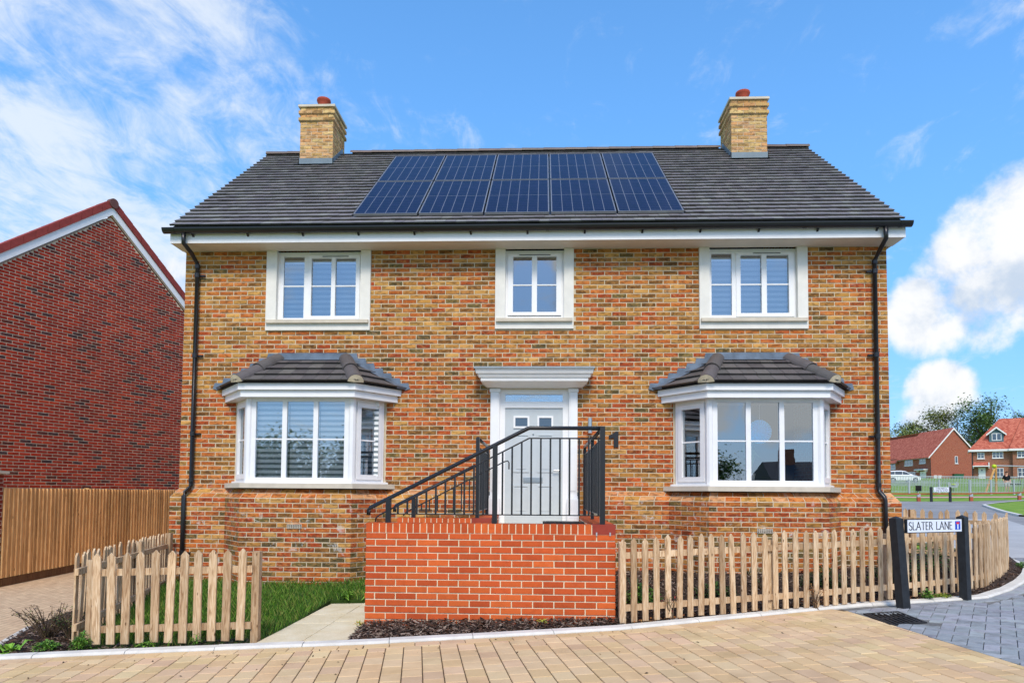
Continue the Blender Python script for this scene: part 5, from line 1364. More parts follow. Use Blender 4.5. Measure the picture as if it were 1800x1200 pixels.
# ================================================================== lettering
def arc(cx, cy, rx, ry, a0, a1, n_=12): return [(cx+rx*math.cos(R(a0+(a1-a0)*i/n_)), cy+ry*math.sin(R(a0+(a1-a0)*i/n_))) for i in range(n_+1)]
FONT = {
 'S': (.50, [arc(.25, .755, .20, .225, 40, 200, 10)+arc(.26, .25, .22, .25, 75, -150, 14)]),
 'L': (.46, [[(.06, 1), (.06, 0)], [(.06, 0.03), (.44, .03), (.46, .1)]]),
 'A': (.70, [[(.02, 0), (.34, 1)], [(.34, 1), (.68, 0)], [(.13, .36), (.55, .36)]]),
 'T': (.58, [[(.02, .97), (.56, .97)], [(.29, .97), (.29, 0)]]),
 'E': (.46, [[(.06, 1), (.06, 0)], [(.06, .97), (.42, .97)], [(.06, .52), (.36, .52)], [(.06, .03), (.44, .03)]]),
 'R': (.58, [[(.06, 1), (.06, 0)], [(.06, .97), (.25, .97)]+arc(.25, .74, .20, .23, 90, -90, 10)+[(.06, .51)], [(.25, .50), (.56, 0)]]),
 'N': (.70, [[(.07, 0), (.07, 1)], [(.07, 1), (.63, 0)], [(.63, 0), (.63, 1)]]),
 'H': (.68, [[(.07, 0), (.07, 1)], [(.61, 0), (.61, 1)], [(.07, .52), (.61, .52)]]),
 'I': (.22, [[(.11, 0), (.11, 1)]]),
 'D': (.68, [[(.07, 1), (.07, 0)], [(.07, .97)]+arc(.22, .5, .40, .47, 90, -90, 14)+[(.07, .03)]]),
 'W': (.96, [[(.02, 1), (.26, 0)], [(.26, 0), (.48, .95)], [(.48, .95), (.70, 0)], [(.70, 0), (.94, 1)]]),
 'C': (.62, [arc(.36, .5, .32, .5, 50, 310, 18)]),
 ' ': (.36, [])}
def text(bb, s, P0, u, n, h, target_w, w=.085):
    """strokes of the letters as thin raised ribbons; P0 = lower left corner (3D), u along, z up"""
    tot = sum(FONT[c][0]+.10 for c in s)-.10; sx = target_w/tot; x = 0; u3 = Vector((u[0], u[1], 0)); n3 = Vector((n[0], n[1], 0)); P0 = Vector(P0)
    for ch in s:
        wd, st = FONT[ch]
        for pl in st:
            q = [Vector(((x+a)*sx, c*h)) for a, c in pl]
            for i in range(len(q)-1):
                d = (q[i+1]-q[i]); L = d.length
                if L < 1e-6: continue
                d /= L; v = abs(d.y); hw = h*w*(.34+.22*v)
                e = Vector((-d.y, d.x))*hw; a_, c_ = q[i]-d*hw*.4, q[i+1]+d*hw*.4
                quad = [a_-e, c_-e, c_+e, a_+e]
                f_ = [P0+u3*p.x+Vector((0, 0, p.y))+n3*.0025 for p in quad]; k_ = [P0+u3*p.x+Vector((0, 0, p.y)) for p in quad]
                bb.add(f_+k_, [(0, 1, 2, 3), (0, 4, 5, 1), (1, 5, 6, 2), (2, 6, 7, 3), (3, 7, 4, 0)])
        x += wd+.10
def sign_post(par, x, y, z0, z1, w, lean=(0, 0), mat='black_plastic', an=0):
    b = B(); vs = []; ca_, sa_ = math.cos(an), math.sin(an)
    for z, k_ in ((z0, 0), (z1-.03, 1)):
        for i, j in ((-1, -1), (1, -1), (1, 1), (-1, 1)): vs.append((x+lean[0]*k_+(i*ca_-j*sa_)*w/2, y+lean[1]*k_+(i*sa_+j*ca_)*w/2, z))
    vs.append((x+lean[0], y+lean[1], z1)); b.add(vs, [(3, 2, 1, 0), (0, 1, 5, 4), (1, 2, 6, 5), (2, 3, 7, 6), (3, 0, 4, 7), (4, 5, 8), (5, 6, 8), (6, 7, 8), (7, 4, 8)]); return b.build('post', mat, par)
plain('sign_post_black', (.018, .022, .027, 1), .55, .4, var=.2, scale=14)
ss = thing('street_sign', (10.83, -2.43, -1.37), 'street name sign on two black posts reading SLATER LANE in front of the picket fence', 'sign')
sp1, sp2 = Vector((10.33, -2.67)), Vector((11.36, -2.15)); su_ = (sp2-sp1).normalized(); sn = Vector((su_.y, -su_.x)); an = math.atan2(su_.y, su_.x)
sign_post(ss, sp1.x, sp1.y, G(10.3, -2.7)-.1, -.285, .108, (-.075, .0), 'sign_post_black', an-R(8)); sign_post(ss, sp2.x, sp2.y, G(11.4, -2.2)-.1, -.275, .098, (-.02, 0), 'sign_post_black', an+R(6))
SA_ = Vector((10.325, -2.66))+sn*.035; SL_ = 1.02; z0, z1 = -.475, -.330
b = B(); b.ob(SA_, su_, sn, .0, SL_, .0, .035, z0-.012, z1+.012); pl = b.build('plate', 'sign_post_black', ss)
b = B(); b.ob(SA_, su_, sn, .008, SL_-.008, .035, .038, z0-.002, z1+.002); b.build('plate_face', 'sign_white', pl)
P0 = SA_+su_*.028+sn*.038; b = B(); text(b, 'SLATER LANE', (P0.x, P0.y, z0+.026), su_, sn, .094, .80, .11); b.build('lettering', 'ink', pl)
b = B(); b.ob(SA_, su_, sn, SL_-.135, SL_-.035, .038, .040, z0+.020, z1-.020); b.build('symbol_panel', 'sign_blue', pl)
b = B(); b.ob(SA_, su_, sn, SL_-.097, SL_-.075, .040, .0415, z0+.026, z1-.055); b.build('symbol_stem', 'sign_white', pl)
b = B(); b.ob(SA_, su_, sn, SL_-.114, SL_-.058, .040, .0418, z1-.056, z1-.032); b.build('symbol_bar', 'sign_red', pl)

# ================================================================== garden plants
def leaf(b, p, d, L, w, c, droop=.35):
    d = d.normalized(); sd = d.cross(Vector((0, 0, 1)))
    if sd.length < 1e-3: sd = Vector((1, 0, 0))
    sd.normalize(); m_ = p+d*(L*.5)+Vector((0, 0, L*.10)); e = p+d*L-Vector((0, 0, L*droop))
    b.add([p, m_+sd*w, e, m_-sd*w, m_+Vector((0, 0, -w*.35))], [(0, 1, 4), (1, 2, 4), (2, 3, 4), (3, 0, 4)], c)
def plant(name, label, x, y, z, r, h, n, L, w, cols, up=.5, stems=0, cat='plant', tall=0):
    t_ = thing(name, (x, y, z), label, cat); O3 = Vector((x, y, z)); b = B(); s = B()
    for i in range(stems):
        a = random.uniform(0, 6.28); q = random.uniform(.3, 1); p1 = O3+Vector((math.cos(a)*r*q*.5, math.sin(a)*r*q*.5, h*random.uniform(.35, .6))); p2 = O3+Vector((math.cos(a+.3)*r*q, math.sin(a+.3)*r*q, h*random.uniform(.7, 1)))
        s.tube([O3+Vector((random.uniform(-.03, .03), random.uniform(-.03, .03), -.01)), p1, p2], [.006, .004, .002], 5)
        for k in range(max(1, n//stems)):
            f = random.uniform(.25, 1); p = p1.lerp(p2, f) if random.random() < .7 else O3.lerp(p1, f)
            aa = random.uniform(0, 6.28); leaf(b, p, Vector((math.cos(aa), math.sin(aa), random.uniform(-.2, up+.2))), L*random.uniform(.6, 1.2), w*random.uniform(.7, 1.2), jit(random.choice(cols), .25))
    if not stems:
        for i in range(n):
            a = random.uniform(0, 6.28); f = random.random()
            p = O3+Vector((math.cos(a)*r*f*.6, math.sin(a)*r*f*.6, h*random.uniform(0, .7)*(1-f*.6))); leaf(b, p, Vector((math.cos(a), math.sin(a), up*random.uniform(.3, 1.6))), L*random.uniform(.6, 1.25), w*random.uniform(.7, 1.2), jit(random.choice(cols), .22))
    if s.v: s.build('stem', 'bark', t_)
    b.build('leaves', 'leaf', t_); return t_
GN = [rgb(74, 120, 34), rgb(100, 146, 44), rgb(62, 104, 30), rgb(120, 158, 58)]; DK = [rgb(40, 66, 30), rgb(54, 84, 36), rgb(30, 50, 26), rgb(70, 96, 46)]; BRN = [rgb(96, 84, 54), rgb(124, 108, 66), rgb(78, 62, 48), rgb(110, 118, 60), rgb(70, 56, 56)]
plant('shrub', 'straggly half-bare shrub beside the driveway at the far left', .72, -3.88, G(.7, -3.9), .36, .38, 420, .035, .012, BRN, .4, 46, 'shrub')
plant('shrub', 'dense brownish shrub against the leaning picket at the left', 1.02, -3.95, G(1, -4), .22, .33, 520, .032, .011, BRN+DK, .4, 30, 'shrub')
plant('weed', 'broad pale green dock weed by the kerb at the far left', .80, -4.50, G(.8, -4.5)+.01, .12, .06, 16, .16, .04, [rgb(120, 168, 50), rgb(104, 150, 44)], .7, 0, 'weed')
plant('weed', 'bright green bushy weed at the left foot of the leaning picket', 1.10, -4.42, G(1.1, -4.4)+.01, .17, .13, 260, .055, .012, GN, .8, 0, 'weed')
plant('weed', 'bright green weed growing through the left end of the front picket fence', 1.42, -4.36, G(1.4, -4.4)+.01, .12, .22, 220, .055, .012, GN, .8, 0, 'weed')
plant('weed', 'low green weed under the middle pickets left of the path', 2.05, -4.32, G(2, -4.3)+.02, .10, .05, 60, .05, .012, GN, .5, 0, 'weed')
plant('weed', 'thin green weed at the right pickets left of the path', 2.55, -4.30, G(2.5, -4.3)+.02, .06, .16, 40, .05, .009, GN, .9, 0, 'weed')
plant('ground_cover', 'dark leafy plant behind the front pickets left of the path', 1.95, -3.75, GZ(1.95, -3.7), .45, .10, 420, .05, .018, DK, .5, 0)
plant('weed', 'dock weed on the grass edge at the top of the path, left one', 3.30, -1.70, GZ(3.1, -1.7), .08, .05, 12, .16, .03, GN, .8, 0, 'weed')
plant('weed', 'dock weed on the grass edge beside the red brick wall', 3.68, -1.62, GZ(3.5, -1.6), .08, .05, 12, .16, .034, GN, .8, 0, 'weed')
plant('weed', 'small yellow-green weed at the left corner of the red brick wall', 4.0, -3.55, G(4, -3.6)+.04, .05, .08, 26, .06, .01, [rgb(170, 180, 70), rgb(120, 150, 50), rgb(190, 150, 70)], .9, 0, 'weed')
plant('weed', 'small yellow weed in the mulch in front of the red brick wall', 6.02, -3.62, G(6, -3.6)+.06, .05, .06, 24, .06, .01, [rgb(190, 190, 80), rgb(150, 160, 60)], .8, 0, 'weed')
plant('strap_plant', 'thin strap-leaved green plant beside the right end of the red brick wall', 7.12, -3.05, GZ(7.1, -3), .10, .75, 26, .32, .008, [rgb(44, 96, 50), rgb(58, 112, 60)], 1.6, 0)
plant('shrub', 'green leafy shrub behind the first pickets right of the brick wall', 7.25, -2.55, GZ(7.2, -2.5), .34, .34, 360, .075, .024, GN, .6, 0, 'shrub')
plant('shrub', 'dark green shrub behind the right picket fence below the bay window', 8.25, -2.15, GZ(8.2, -2.1), .42, .30, 420, .06, .02, DK+GN[:1], .6, 0, 'shrub')
plant('shrub', 'low reddish dry shrub in the bed below the right bay window', 8.95, -1.7, GZ(8.9, -1.7), .38, .30, 320, .04, .012, DK+BRN, .5, 14, 'shrub')
plant('shrub', 'dark rounded evergreen shrub behind the pickets left of the street sign', 9.85, -1.55, GZ(9.8, -1.5), .50, .42, 900, .05, .017, DK, .6, 0, 'shrub')
plant('shrub', 'glossy green evergreen shrub behind the street sign', 10.95, -1.25, GZ(10.9, -1.2), .55, .62, 1100, .055, .02, DK+GN[:1], .6, 0, 'shrub')
plant('shrub', 'young green shrub behind the right post of the street sign', 11.75, -.7, GZ(11.7, -.7), .45, .70, 600, .055, .02, DK+GN, .7, 0, 'shrub')
plant('weed', 'reddish straggly weed growing through the right picket fence near the brick wall', 7.45, -3.32, G(7.4, -3.3)+.02, .14, .34, 60, .05, .006, [rgb(170, 70, 56), rgb(150, 110, 60), rgb(120, 120, 60)], .9, 14, 'weed')
plant('weed', 'dry straw-coloured weed under the middle of the right picket fence', 9.28, -2.72, G(9.2, -2.7)+.02, .14, .30, 160, .04, .006, DL, .9, 18, 'weed')
plant('weed', 'green weed at the kerb below the street name plate', 10.88, -2.18, G(10.9, -2.2)+.02, .10, .16, 60, .075, .016, GN, .9, 0, 'weed')
plant('weed', 'yellow-green weed tuft at the kerb beside the right post of the street sign', 11.12, -2.08, G(11.1, -2.1)+.02, .12, .06, 80, .06, .01, [rgb(150, 160, 60), rgb(120, 150, 50)], .8, 0, 'weed')
plant('weed', 'small green weed at the outer kerb where the picket fence turns back', 14.0, .72, G(14, .7)+.02, .12, .16, 80, .06, .016, GN, .9, 0, 'weed')

# ================================================================== road and verge on the right
sheet('road', [(14.8, 3.2), (16.3, 6.0), (18.5, 2.0), (18.5, -16), (70, -16), (70, 46), (38.5, 36.4), (34, 34.2), (30, 33.35), (9, 33.2), (9, 9), (14.8, 9)], G, 'asphalt', kind='structure')
sheet('footway', [(14.78, 2.3), (14.8, 9.0), (17.5, 14), (23.2, 15.2), (20.6, 9.6), (18.4, 6.2), (16.4, 2.5)], G, 'footway', off=.006, kind='structure')
sheet('red_path', [(18, 38.2), (18, 40.0), (34, 40.4), (44, 42.8), (44, 41.3), (34, 38.9)], G, 'red_path', off=-.04, kind='structure')
ISL = [(25.1, 16.9), (60, 4), (60, 38), (40.2, 35.6), (37.0, 34.0), (34.9, 32.4), (32.66, 30.2), (30.4, 27.6), (29.5, 25.9), (28.2, 23.4), (26.5, 20.0)]
sheet('verge_lawn', ISL, G, 'grass_ground', off=.06, kind='structure')
b = B(); e = ISL[2:]+[ISL[0]]; o_ = offset_line(e[::-1], -.16)[::-1]
for i in range(len(e)-1):
    p, q, P_, Q_ = e[i], e[i+1], o_[i], o_[i+1]
    b.add([(p[0], p[1], G(*p)+.085), (q[0], q[1], G(*q)+.085), (Q_[0], Q_[1], G(*Q_)+.08), (P_[0], P_[1], G(*P_)+.08), (Q_[0], Q_[1], G(*Q_)-.02), (P_[0], P_[1], G(*P_)-.02)], [(0, 1, 2, 3), (3, 2, 4, 5)])
b.build('verge_kerb', 'kerbstone', kind='structure')
kr = thing('knee_rail', (33, 34, G(33, 34)), 'low timber knee rail along the far side of the road', 'rail')
kp = [(21.5, 33.3), (25.8, 33.3), (29.93, 33.4), (33.69, 34.25), (38.24, 36.5), (43.0, 39.2)]
for x, y in kp:
    b = B(); b.box(x-.10, x+.10, y-.06, y+.06, G(x, y)-.06, G(x, y)+.27); b.build('post', 'tailored_timber', kr); b = B(); b.box(x-.095, x+.095, y-.058, y+.058, G(x, y)+.27, G(x, y)+.47); b.build('bracket', 'galvanised', kr)
for p, q in zip(kp, kp[1:]): b = B(); b.bar((p[0], p[1], G(*p)+.47), (q[0], q[1], G(*q)+.47), .12, .09); b.build('rail', 'tailored_timber', kr)
s2 = thing('street_sign', (31.1, 33, G(31, 33)), 'distant street name sign on two dark posts on the verge across the road', 'sign')
for x, y in ((30.55, 33.1), (31.62, 32.95)): sign_post(s2, x, y, G(x, y)-.1, .60, .12, (0, 0), 'sign_post_black')
b = B(); b.box(30.62, 31.56, 32.93, 32.97, .27, .57); pl = b.build('plate', 'sign_white', s2)
b = B(); text(b, 'THIDWELL', (30.72, 32.928, .44), (1, 0), (0, -1), .10, .74, .16); text(b, 'CRESCENT', (30.66, 32.928, .30), (1, 0), (0, -1), .10, .86, .16); b.build('lettering', 'ink', pl)
# play area
pf_ = thing('play_area_fence', (40, 45.5, G(40, 45.5)), 'grey bow-topped metal railing round the play area', 'fence')
def pz(x): return 45.25+(x-34.2)*.043
posts_ = [33.2, 35.6, 38.02, 40.5, 42.2, 44.05, 46.3]
for x in posts_: b = B(); y = pz(x); b.box(x-.06, x+.06, y-.06, y+.06, G(x, y)-.1, G(x, y)+1.12); b.build('post', 'galvanised', pf_)
b = B(); x = 30.0
while x < 48: y = pz(x); z = G(x, y); b.box(x-.012, x+.012, y-.012, y+.012, z+.05, z+1.02); x += .125
b.build('bars', 'galvanised', pf_, kind='stuff')
for h_ in (.13, .86): b = B(); b.bar((30, pz(30), G(30, pz(30))+h_), (48, pz(48), G(48, pz(48))+h_), .05, .04); b.build('rail', 'galvanised', pf_)
b = B(); x = 30.0
while x < 47.8:
    y = pz(x); z = G(x, y)+1.0
    b.tube([(x, y, z), (x+.03, y, z+.07), (x+.095, y, z+.07), (x+.125, y, z)], .012, 4, cap=False); x += .25
b.build('bows', 'galvanised', pf_, kind='stuff')
pf2 = thing('play_area_fence', (42, 62, G(42, 62)), 'far side of the grey play area railing in front of the houses', 'fence')
b = B(); x = 36.0
while x < 62: z = G(x, 62); b.box(x-.02, x+.02, 61.98, 62.02, z+.05, z+1.1); x += .16
b.build('bars', 'galvanised', pf2, kind='stuff'); b = B(); b.box(36, 62, 61.97, 62.03, G(40, 62)+1.02, G(40, 62)+1.1); b.build('rail', 'galvanised', pf2)
nb_ = thing('notice_board', (36.27, 45.1, G(36, 45)), 'dark notice board fixed to the play area railing', 'notice board')
b = B(); b.box(36.05, 36.5, 45.15, 45.2, .42, .86); b.build('panel', 'dark', nb_); b = B(); b.box(36.24, 36.3, 45.2, 45.26, G(36, 45), .8); b.build('post', 'galvanised', nb_)
sw_ = thing('swing', (45.2, 47.6, G(45, 47.6)), 'timber-legged swing frame with grey top bar and basket swing', 'swing')
zg = G(45, 47.6)
for a, c in (((43.93, 47.65, zg-.1), (43.92, 47.6, 2.62)), ((42.5, 46.8, zg-.1), (43.85, 47.6, 2.50)), ((48.2, 47.6, zg-.1), (47.2, 47.6, 2.55)), ((46.4, 48.2, zg-.1), (47.1, 47.65, 2.55))): b = B(); b.tube([a, c], .085, 8); b.build('leg', 'swing_wood', sw_)
b = B(); b.tube([(43.8, 47.6, 2.6), (47.3, 47.6, 2.55)], .05, 8); b.build('top_bar', 'galvanised', sw_)
b = B(); b.lathe([(0, -.15), (.13, -.11), (.18, 0), (.13, .11), (0, .15)], (43.72, 47.5, 2.56), 12); b.build('corner_ball', 'lime', sw_, True)
for x in (45.0, 45.7): b = B(); b.tube([(x, 47.6, 2.57), (x+.15*(1 if x > 45.3 else -1), 47.55, 1.1)], .018, 5); b.build('chain', 'iron', sw_)
b = B(); b.lathe([(.0, -.03), (.45, -.03), (.5, .05), (.42, .06), (0, .0)], (45.35, 47.55, 1.05), 16); b.build('basket_seat', 'iron', sw_)
sr = thing('spring_rocker', (42.1, 50.5, G(42, 50.5)), 'small lime and grey spring rocker behind the play area railing', 'play equipment')
zg = G(42.1, 50.5); b = B(); b.tube([(42.1+.1*math.cos(a), 50.5+.1*math.sin(a), zg+.02*a) for a in [k*.6 for k in range(22)]], .02, 5); b.build('spring', 'iron', sr)
b = B(); b.prism([(41.75, zg+.30), (42.45, zg+.30), (42.6, zg+.62), (42.45, zg+.85), (42.25, zg+.60), (41.95, zg+.58), (41.75, zg+.80), (41.62, zg+.6)], (0, 50.5), U, N, -.04, .04); b.build('seat_panel', 'galvanised', sr)
b = B(); b.box(41.9, 42.25, 50.35, 50.65, zg+.55, zg+.62); b.build('seat', 'lime', sr)
# the man in the play area
def skin_obj(name, verts, edges, rad, mat, parent, root=0, sub=2):
    me = bpy.data.meshes.new(name); me.from_pydata(verts, edges, []); o = put(name, me, parent); me.materials.append(M[mat])
    o.modifiers.new('skin', 'SKIN'); lay_ = me.skin_vertices[0].data if me.skin_vertices else None
    if lay_ is None:
        bm = bmesh.new(); bm.from_mesh(me); bm.verts.layers.skin.verify(); bm.to_mesh(me); bm.free(); lay_ = me.skin_vertices[0].data
    for i, r_ in enumerate(rad): lay_[i].radius = (r_, r_) if not isinstance(r_, tuple) else r_; lay_[i].use_root = (i == root)
    s = o.modifiers.new('sub', 'SUBSURF'); s.levels = sub; s.render_levels = sub
    return o
mx, my = 44.45, 47.1; mz = G(mx, my)
man = thing('person', (mx, my, mz), 'person in a black t-shirt and light grey shorts standing by the swing', 'person')
V = lambda x, y, z: (mx+x, my+y, mz+z)
bv = [V(0, 0, .95), V(0, .0, 1.15), V(0, .01, 1.38), V(0, 0, 1.50), V(0, -.02, 1.60), V(0, -.02, 1.72),
      V(.10, 0, .88), V(.11, -.02, .48), V(.12, .02, .08), V(.12, -.13, .04), V(-.10, 0, .88), V(-.11, -.02, .48), V(-.12, .02, .08), V(-.13, -.13, .04),
      V(.20, .01, 1.40), V(.27, .02, 1.12), V(.25, -.05, .88), V(.24, -.08, .76), V(-.20, .01, 1.40), V(-.28, .02, 1.12), V(-.26, -.05, .88), V(-.25, -.08, .76)]
be = [(0, 1), (1, 2), (2, 3), (3, 4), (4, 5), (0, 6), (6, 7), (7, 8), (8, 9), (0, 10), (10, 11), (11, 12), (12, 13), (2, 14), (14, 15), (15, 16), (16, 17), (2, 18), (18, 19), (19, 20), (20, 21)]
body = skin_obj('body', bv, be, [(.17, .12), (.165, .115), (.17, .11), .058, .095, .085, .095, .058, .04, .035, .095, .058, .04, .035, .058, .046, .034, .03, .058, .046, .034, .03], 'skin', man)
skin_obj('shirt', [bv[i] for i in (0, 1, 2, 3, 14, 15, 18, 19)]+[], [(0, 1), (1, 2), (2, 3), (2, 4), (4, 5), (2, 6), (6, 7)], [(.195, .145), (.20, .15), (.195, .135), .075, .085, .075, .085, .075], 'shirt_black', man)
skin_obj('shorts', [V(0, 0, .98), V(0, 0, .86), bv[6], V(.12, -.02, .52), bv[10], V(-.12, -.02, .52)], [(0, 1), (1, 2), (2, 3), (1, 4), (4, 5)], [(.18, .13), (.175, .135), .115, .10, .115, .10], 'shorts_grey', man)
b = B(); b.lathe([(0, .125), (.06, .115), (.098, .06), (.105, .0), (.09, -.01)], V(0, .005, 1.665), 12); b.build('hair', 'hair', man, True)
# parked car
cx, cy = 50.7, 76.0; cz = G(cx, cy)
car = thing('parked_car', (cx, cy, cz), 'white estate car parked in front of the far left red brick house', 'car')
def loft(secs, name, mat, par, smooth=False):
    b = B(); k = len(secs[0]); vs = [v for s in secs for v in s]
    b.add(vs, [(i*k+j, (i+1)*k+j, (i+1)*k+(j+1) % k, i*k+(j+1) % k) for i in range(len(secs)-1) for j in range(k)]+[tuple(range(k)), tuple((len(secs)-1)*k+j for j in range(k-1, -1, -1))]); return b.build(name, mat, par, smooth)
def sec(x, hw, z0, z1, r_=.08): return [(cx+x, cy-hw+.05, cz+z0), (cx+x, cy-hw, cz+z0+.12), (cx+x, cy-hw, cz+z1-r_), (cx+x, cy-hw+r_, cz+z1), (cx+x, cy+hw-r_, cz+z1), (cx+x, cy+hw, cz+z1-r_), (cx+x, cy+hw, cz+z0+.12), (cx+x, cy+hw-.05, cz+z0)]
loft([sec(-2.15, .70, .40, .78), sec(-2.1, .82, .28, .92), sec(-1.4, .87, .22, .96), sec(0, .88, .22, .95), sec(.9, .87, .22, .94), sec(1.6, .84, .22, .86), sec(2.05, .74, .26, .72), sec(2.15, .6, .36, .62)], 'body', 'car_white', car, False)
loft([sec(-2.05, .66, .90, 1.02), sec(-1.75, .64, .9, 1.38, .1), sec(-1.1, .64, .9, 1.47, .1), sec(-.1, .64, .9, 1.48, .1), sec(.35, .64, .9, 1.40, .1), sec(1.1, .70, .9, .97)], 'cabin', 'car_white', car, False)
b = B()
for s_ in (-1, 1):
    for pts in ([(-1.7, .98), (-1.05, .98), (-1.05, 1.36), (-1.55, 1.33)], [(-.98, .98), (-.12, .98), (-.12, 1.38), (-.98, 1.37)], [(-.05, .98), (.85, .98), (.35, 1.30), (-.05, 1.38)]):
        q = [(cx+x, cy+s_*.672, cz+z) for x, z in pts]; b.add(q, [(0, 1, 2, 3)] if s_ < 0 else [(3, 2, 1, 0)])
b.build('window', 'far_glass', car)
b = B(); b.add([(cx+.42, cy-.52, cz+1.40), (cx+.42, cy+.52, cz+1.40), (cx+1.13, cy+.58, cz+1.0), (cx+1.13, cy-.58, cz+1.0)], [(0, 3, 2, 1)]); b.build('windscreen', 'far_glass', car)
for x in (-1.35, 1.35):
    for s_ in (-1, 1):
        b = B(); y = cy+s_*.80; b.tube([(cx+x, y-.10, cz+.31), (cx+x, y+.10, cz+.31)], .31, 20); wh = b.build('wheel', 'tyre', car); b = B(); b.tube([(cx+x, y-.11, cz+.31), (cx+x, y+.11, cz+.31)], .19, 12); b.build('rim', 'galvanised', wh)
b = B(); b.box(cx+1.98, cx+2.12, cy-.72, cy-.45, cz+.58, cz+.70); b.build('headlight', 'steel', car); b = B(); b.box(cx-2.16, cx-2.08, cy-.82, cy-.66, cz+.68, cz+.86); b.build('tail_light', 'sign_red', car)

# ================================================================== far houses
def far_window(par, A, u, n, s0, s1, z0, z1, nm, bars=True):
    b = B(); t_ = .08; b.ob(A, u, n, s0, s1, -.02, .06, z0, z0+t_); b.ob(A, u, n, s0, s1, -.02, .06, z1-t_, z1); k = nm
    for i in range(k+1): x = s0+(s1-s0-t_)*i/k; b.ob(A, u, n, x, x+t_, -.02, .055, z0+t_, z1-t_)
    if bars: b.ob(A, u, n, s0, s1, -.02, .04, (z0+z1)/2-.025, (z0+z1)/2+.025)
    w = b.build('window', 'far_white', par); b = B(); b.ob(A, u, n, s0+.04, s1-.04, -.02, .02, z0+.04, z1-.04); b.build('pane', 'far_glass', w)
    b = B(); b.ob(A, u, n, s0-.08, s1+.08, -.02, .14, z0-.10, z0); b.build('sill', 'far_white', w)
def far_door(par, A, u, n, s0, s1, z0, z1):
    b = B(); b.ob(A, u, n, s0, s1, -.02, .06, z0, z1); d = b.build('door', 'far_white', par); b = B(); m_ = (s0+s1)/2; b.ob(A, u, n, m_-.12, m_+.12, .06, .07, z1-.55, z1-.30); b.build('door_pane', 'far_glass', d)
    b = B(); b.ob(A, u, n, s0-.0, s0+.06, .06, .08, z0+.9, z0+1.05); b.build('handle', 'iron', d)
lh = thing('brick_house', (93, 150, 3.3), 'far left red brick house with gable end and white bargeboards beyond the play area', 'house')
X0, X1, Y0, Y1, ze, za = 88.6, 98.3, 137.6, 168.0, 8.75, 14.4; xm = (X0+X1)/2
b = B(); b.add([(X0, Y0, 2.2), (X1, Y0, 2.2), (X1, Y1, 2.2), (X0, Y1, 2.2), (X0, Y0, ze), (X1, Y0, ze), (X1, Y1, ze), (X0, Y1, ze), (xm, Y0, za), (xm, Y1, za)], [(0, 1, 5, 8, 4), (1, 2, 6, 5), (2, 3, 7, 9, 6), (3, 0, 4, 7)])
me = b.mesh('wall', 'brick_far'); uvbox(me); put('wall', me, lh)
def slope_roof(par, x_e, z_e, x_r, z_r, y0, y1, t_=.22):
    b = B(); dx = x_e-x_r; L = math.hypot(dx, z_e-z_r); nx_, nz_ = -(z_e-z_r)/L*(1 if dx > 0 else -1), abs(dx)/L
    nx_ = abs((z_r-z_e)/L)*(1 if dx > 0 else -1)
    b.add([(x_e, y0, z_e), (x_r, y0, z_r), (x_r, y1, z_r), (x_e, y1, z_e)]+[(x_e+nx_*t_, y0, z_e+nz_*t_), (x_r+nx_*0, y0, z_r+t_*1.3), (x_r, y1, z_r+t_*1.3), (x_e+nx_*t_, y1, z_e+nz_*t_)], [(4, 5, 6, 7), (7, 6, 5, 4), (0, 1, 5, 4), (1, 2, 6, 5), (2, 3, 7, 6), (3, 0, 4, 7)][1:] if False else [(0, 1, 5, 4), (3, 7, 6, 2), (0, 4, 7, 3), (4, 5, 6, 7)])
    me = b.mesh('roof', 'roof_far'); uvbox(me); return put('roof', me, par)
k_ = (za-ze)/(xm-X0)
slope_roof(lh, X0-.5, ze-.5*k_+.05, xm, za+.05, Y0-.25, 150.4); slope_roof(lh, X0-.5, ze-.5*k_-.55, xm, za-.55, 150.4, Y1); slope_roof(lh, X1+.5, ze-.5*k_+.05, xm, za+.05, Y0-.25, Y1)
for sg in (-1, 1):
    b = B(); xa = xm+sg*(xm-X0+.5); b.add([(xm, Y0-.32, za+.30), (xm, Y0-.32, za-.08), (xa, Y0-.32, ze-.5*k_-.08), (xa, Y0-.32, ze-.5*k_+.24), (xm, Y0-.22, za+.30), (xm, Y0-.22, za-.08), (xa, Y0-.22, ze-.5*k_-.08), (xa, Y0-.22, ze-.5*k_+.24)], [(0, 1, 2, 3), (7, 6, 5, 4), (0, 3, 7, 4), (1, 5, 6, 2), (2, 6, 7, 3)]); b.build('bargeboard', 'far_white', lh)
b = B(); b.box(X0-.52, X0-.40, Y0-.2, 150.4, ze-.55, ze-.28); b.box(X0-.5, X0-.40, 150.4, Y1, ze-1.15, ze-.85); b.build('fascia', 'far_white', lh)
b = B(); b.tube([(X0-.42, Y0-.1, ze-.35), (X0-.08, Y0-.1, ze-.8), (X0-.08, Y0-.1, 3.3)], .07, 6); b.build('downpipe', 'black_plastic', lh)
AF = (X0, 170.0); uF, nF = (0, -1), (-1, 0)
fy = lambda y: 170.0-y
far_window(lh, AF, uF, nF, fy(141.8), fy(139.4), 7.2, 8.5, 2); far_window(lh, AF, uF, nF, fy(147.9), fy(144.5), 6.95, 8.5, 3); far_window(lh, AF, uF, nF, fy(148.0), fy(143.5), 3.9, 5.5, 4); far_window(lh, AF, uF, nF, fy(156), fy(152), 6.4, 7.9, 3); far_window(lh, AF, uF, nF, fy(157), fy(152.5), 3.5, 5.1, 4)
far_door(lh, AF, uF, nF, fy(141.6), fy(139.3), 3.3, 5.5)
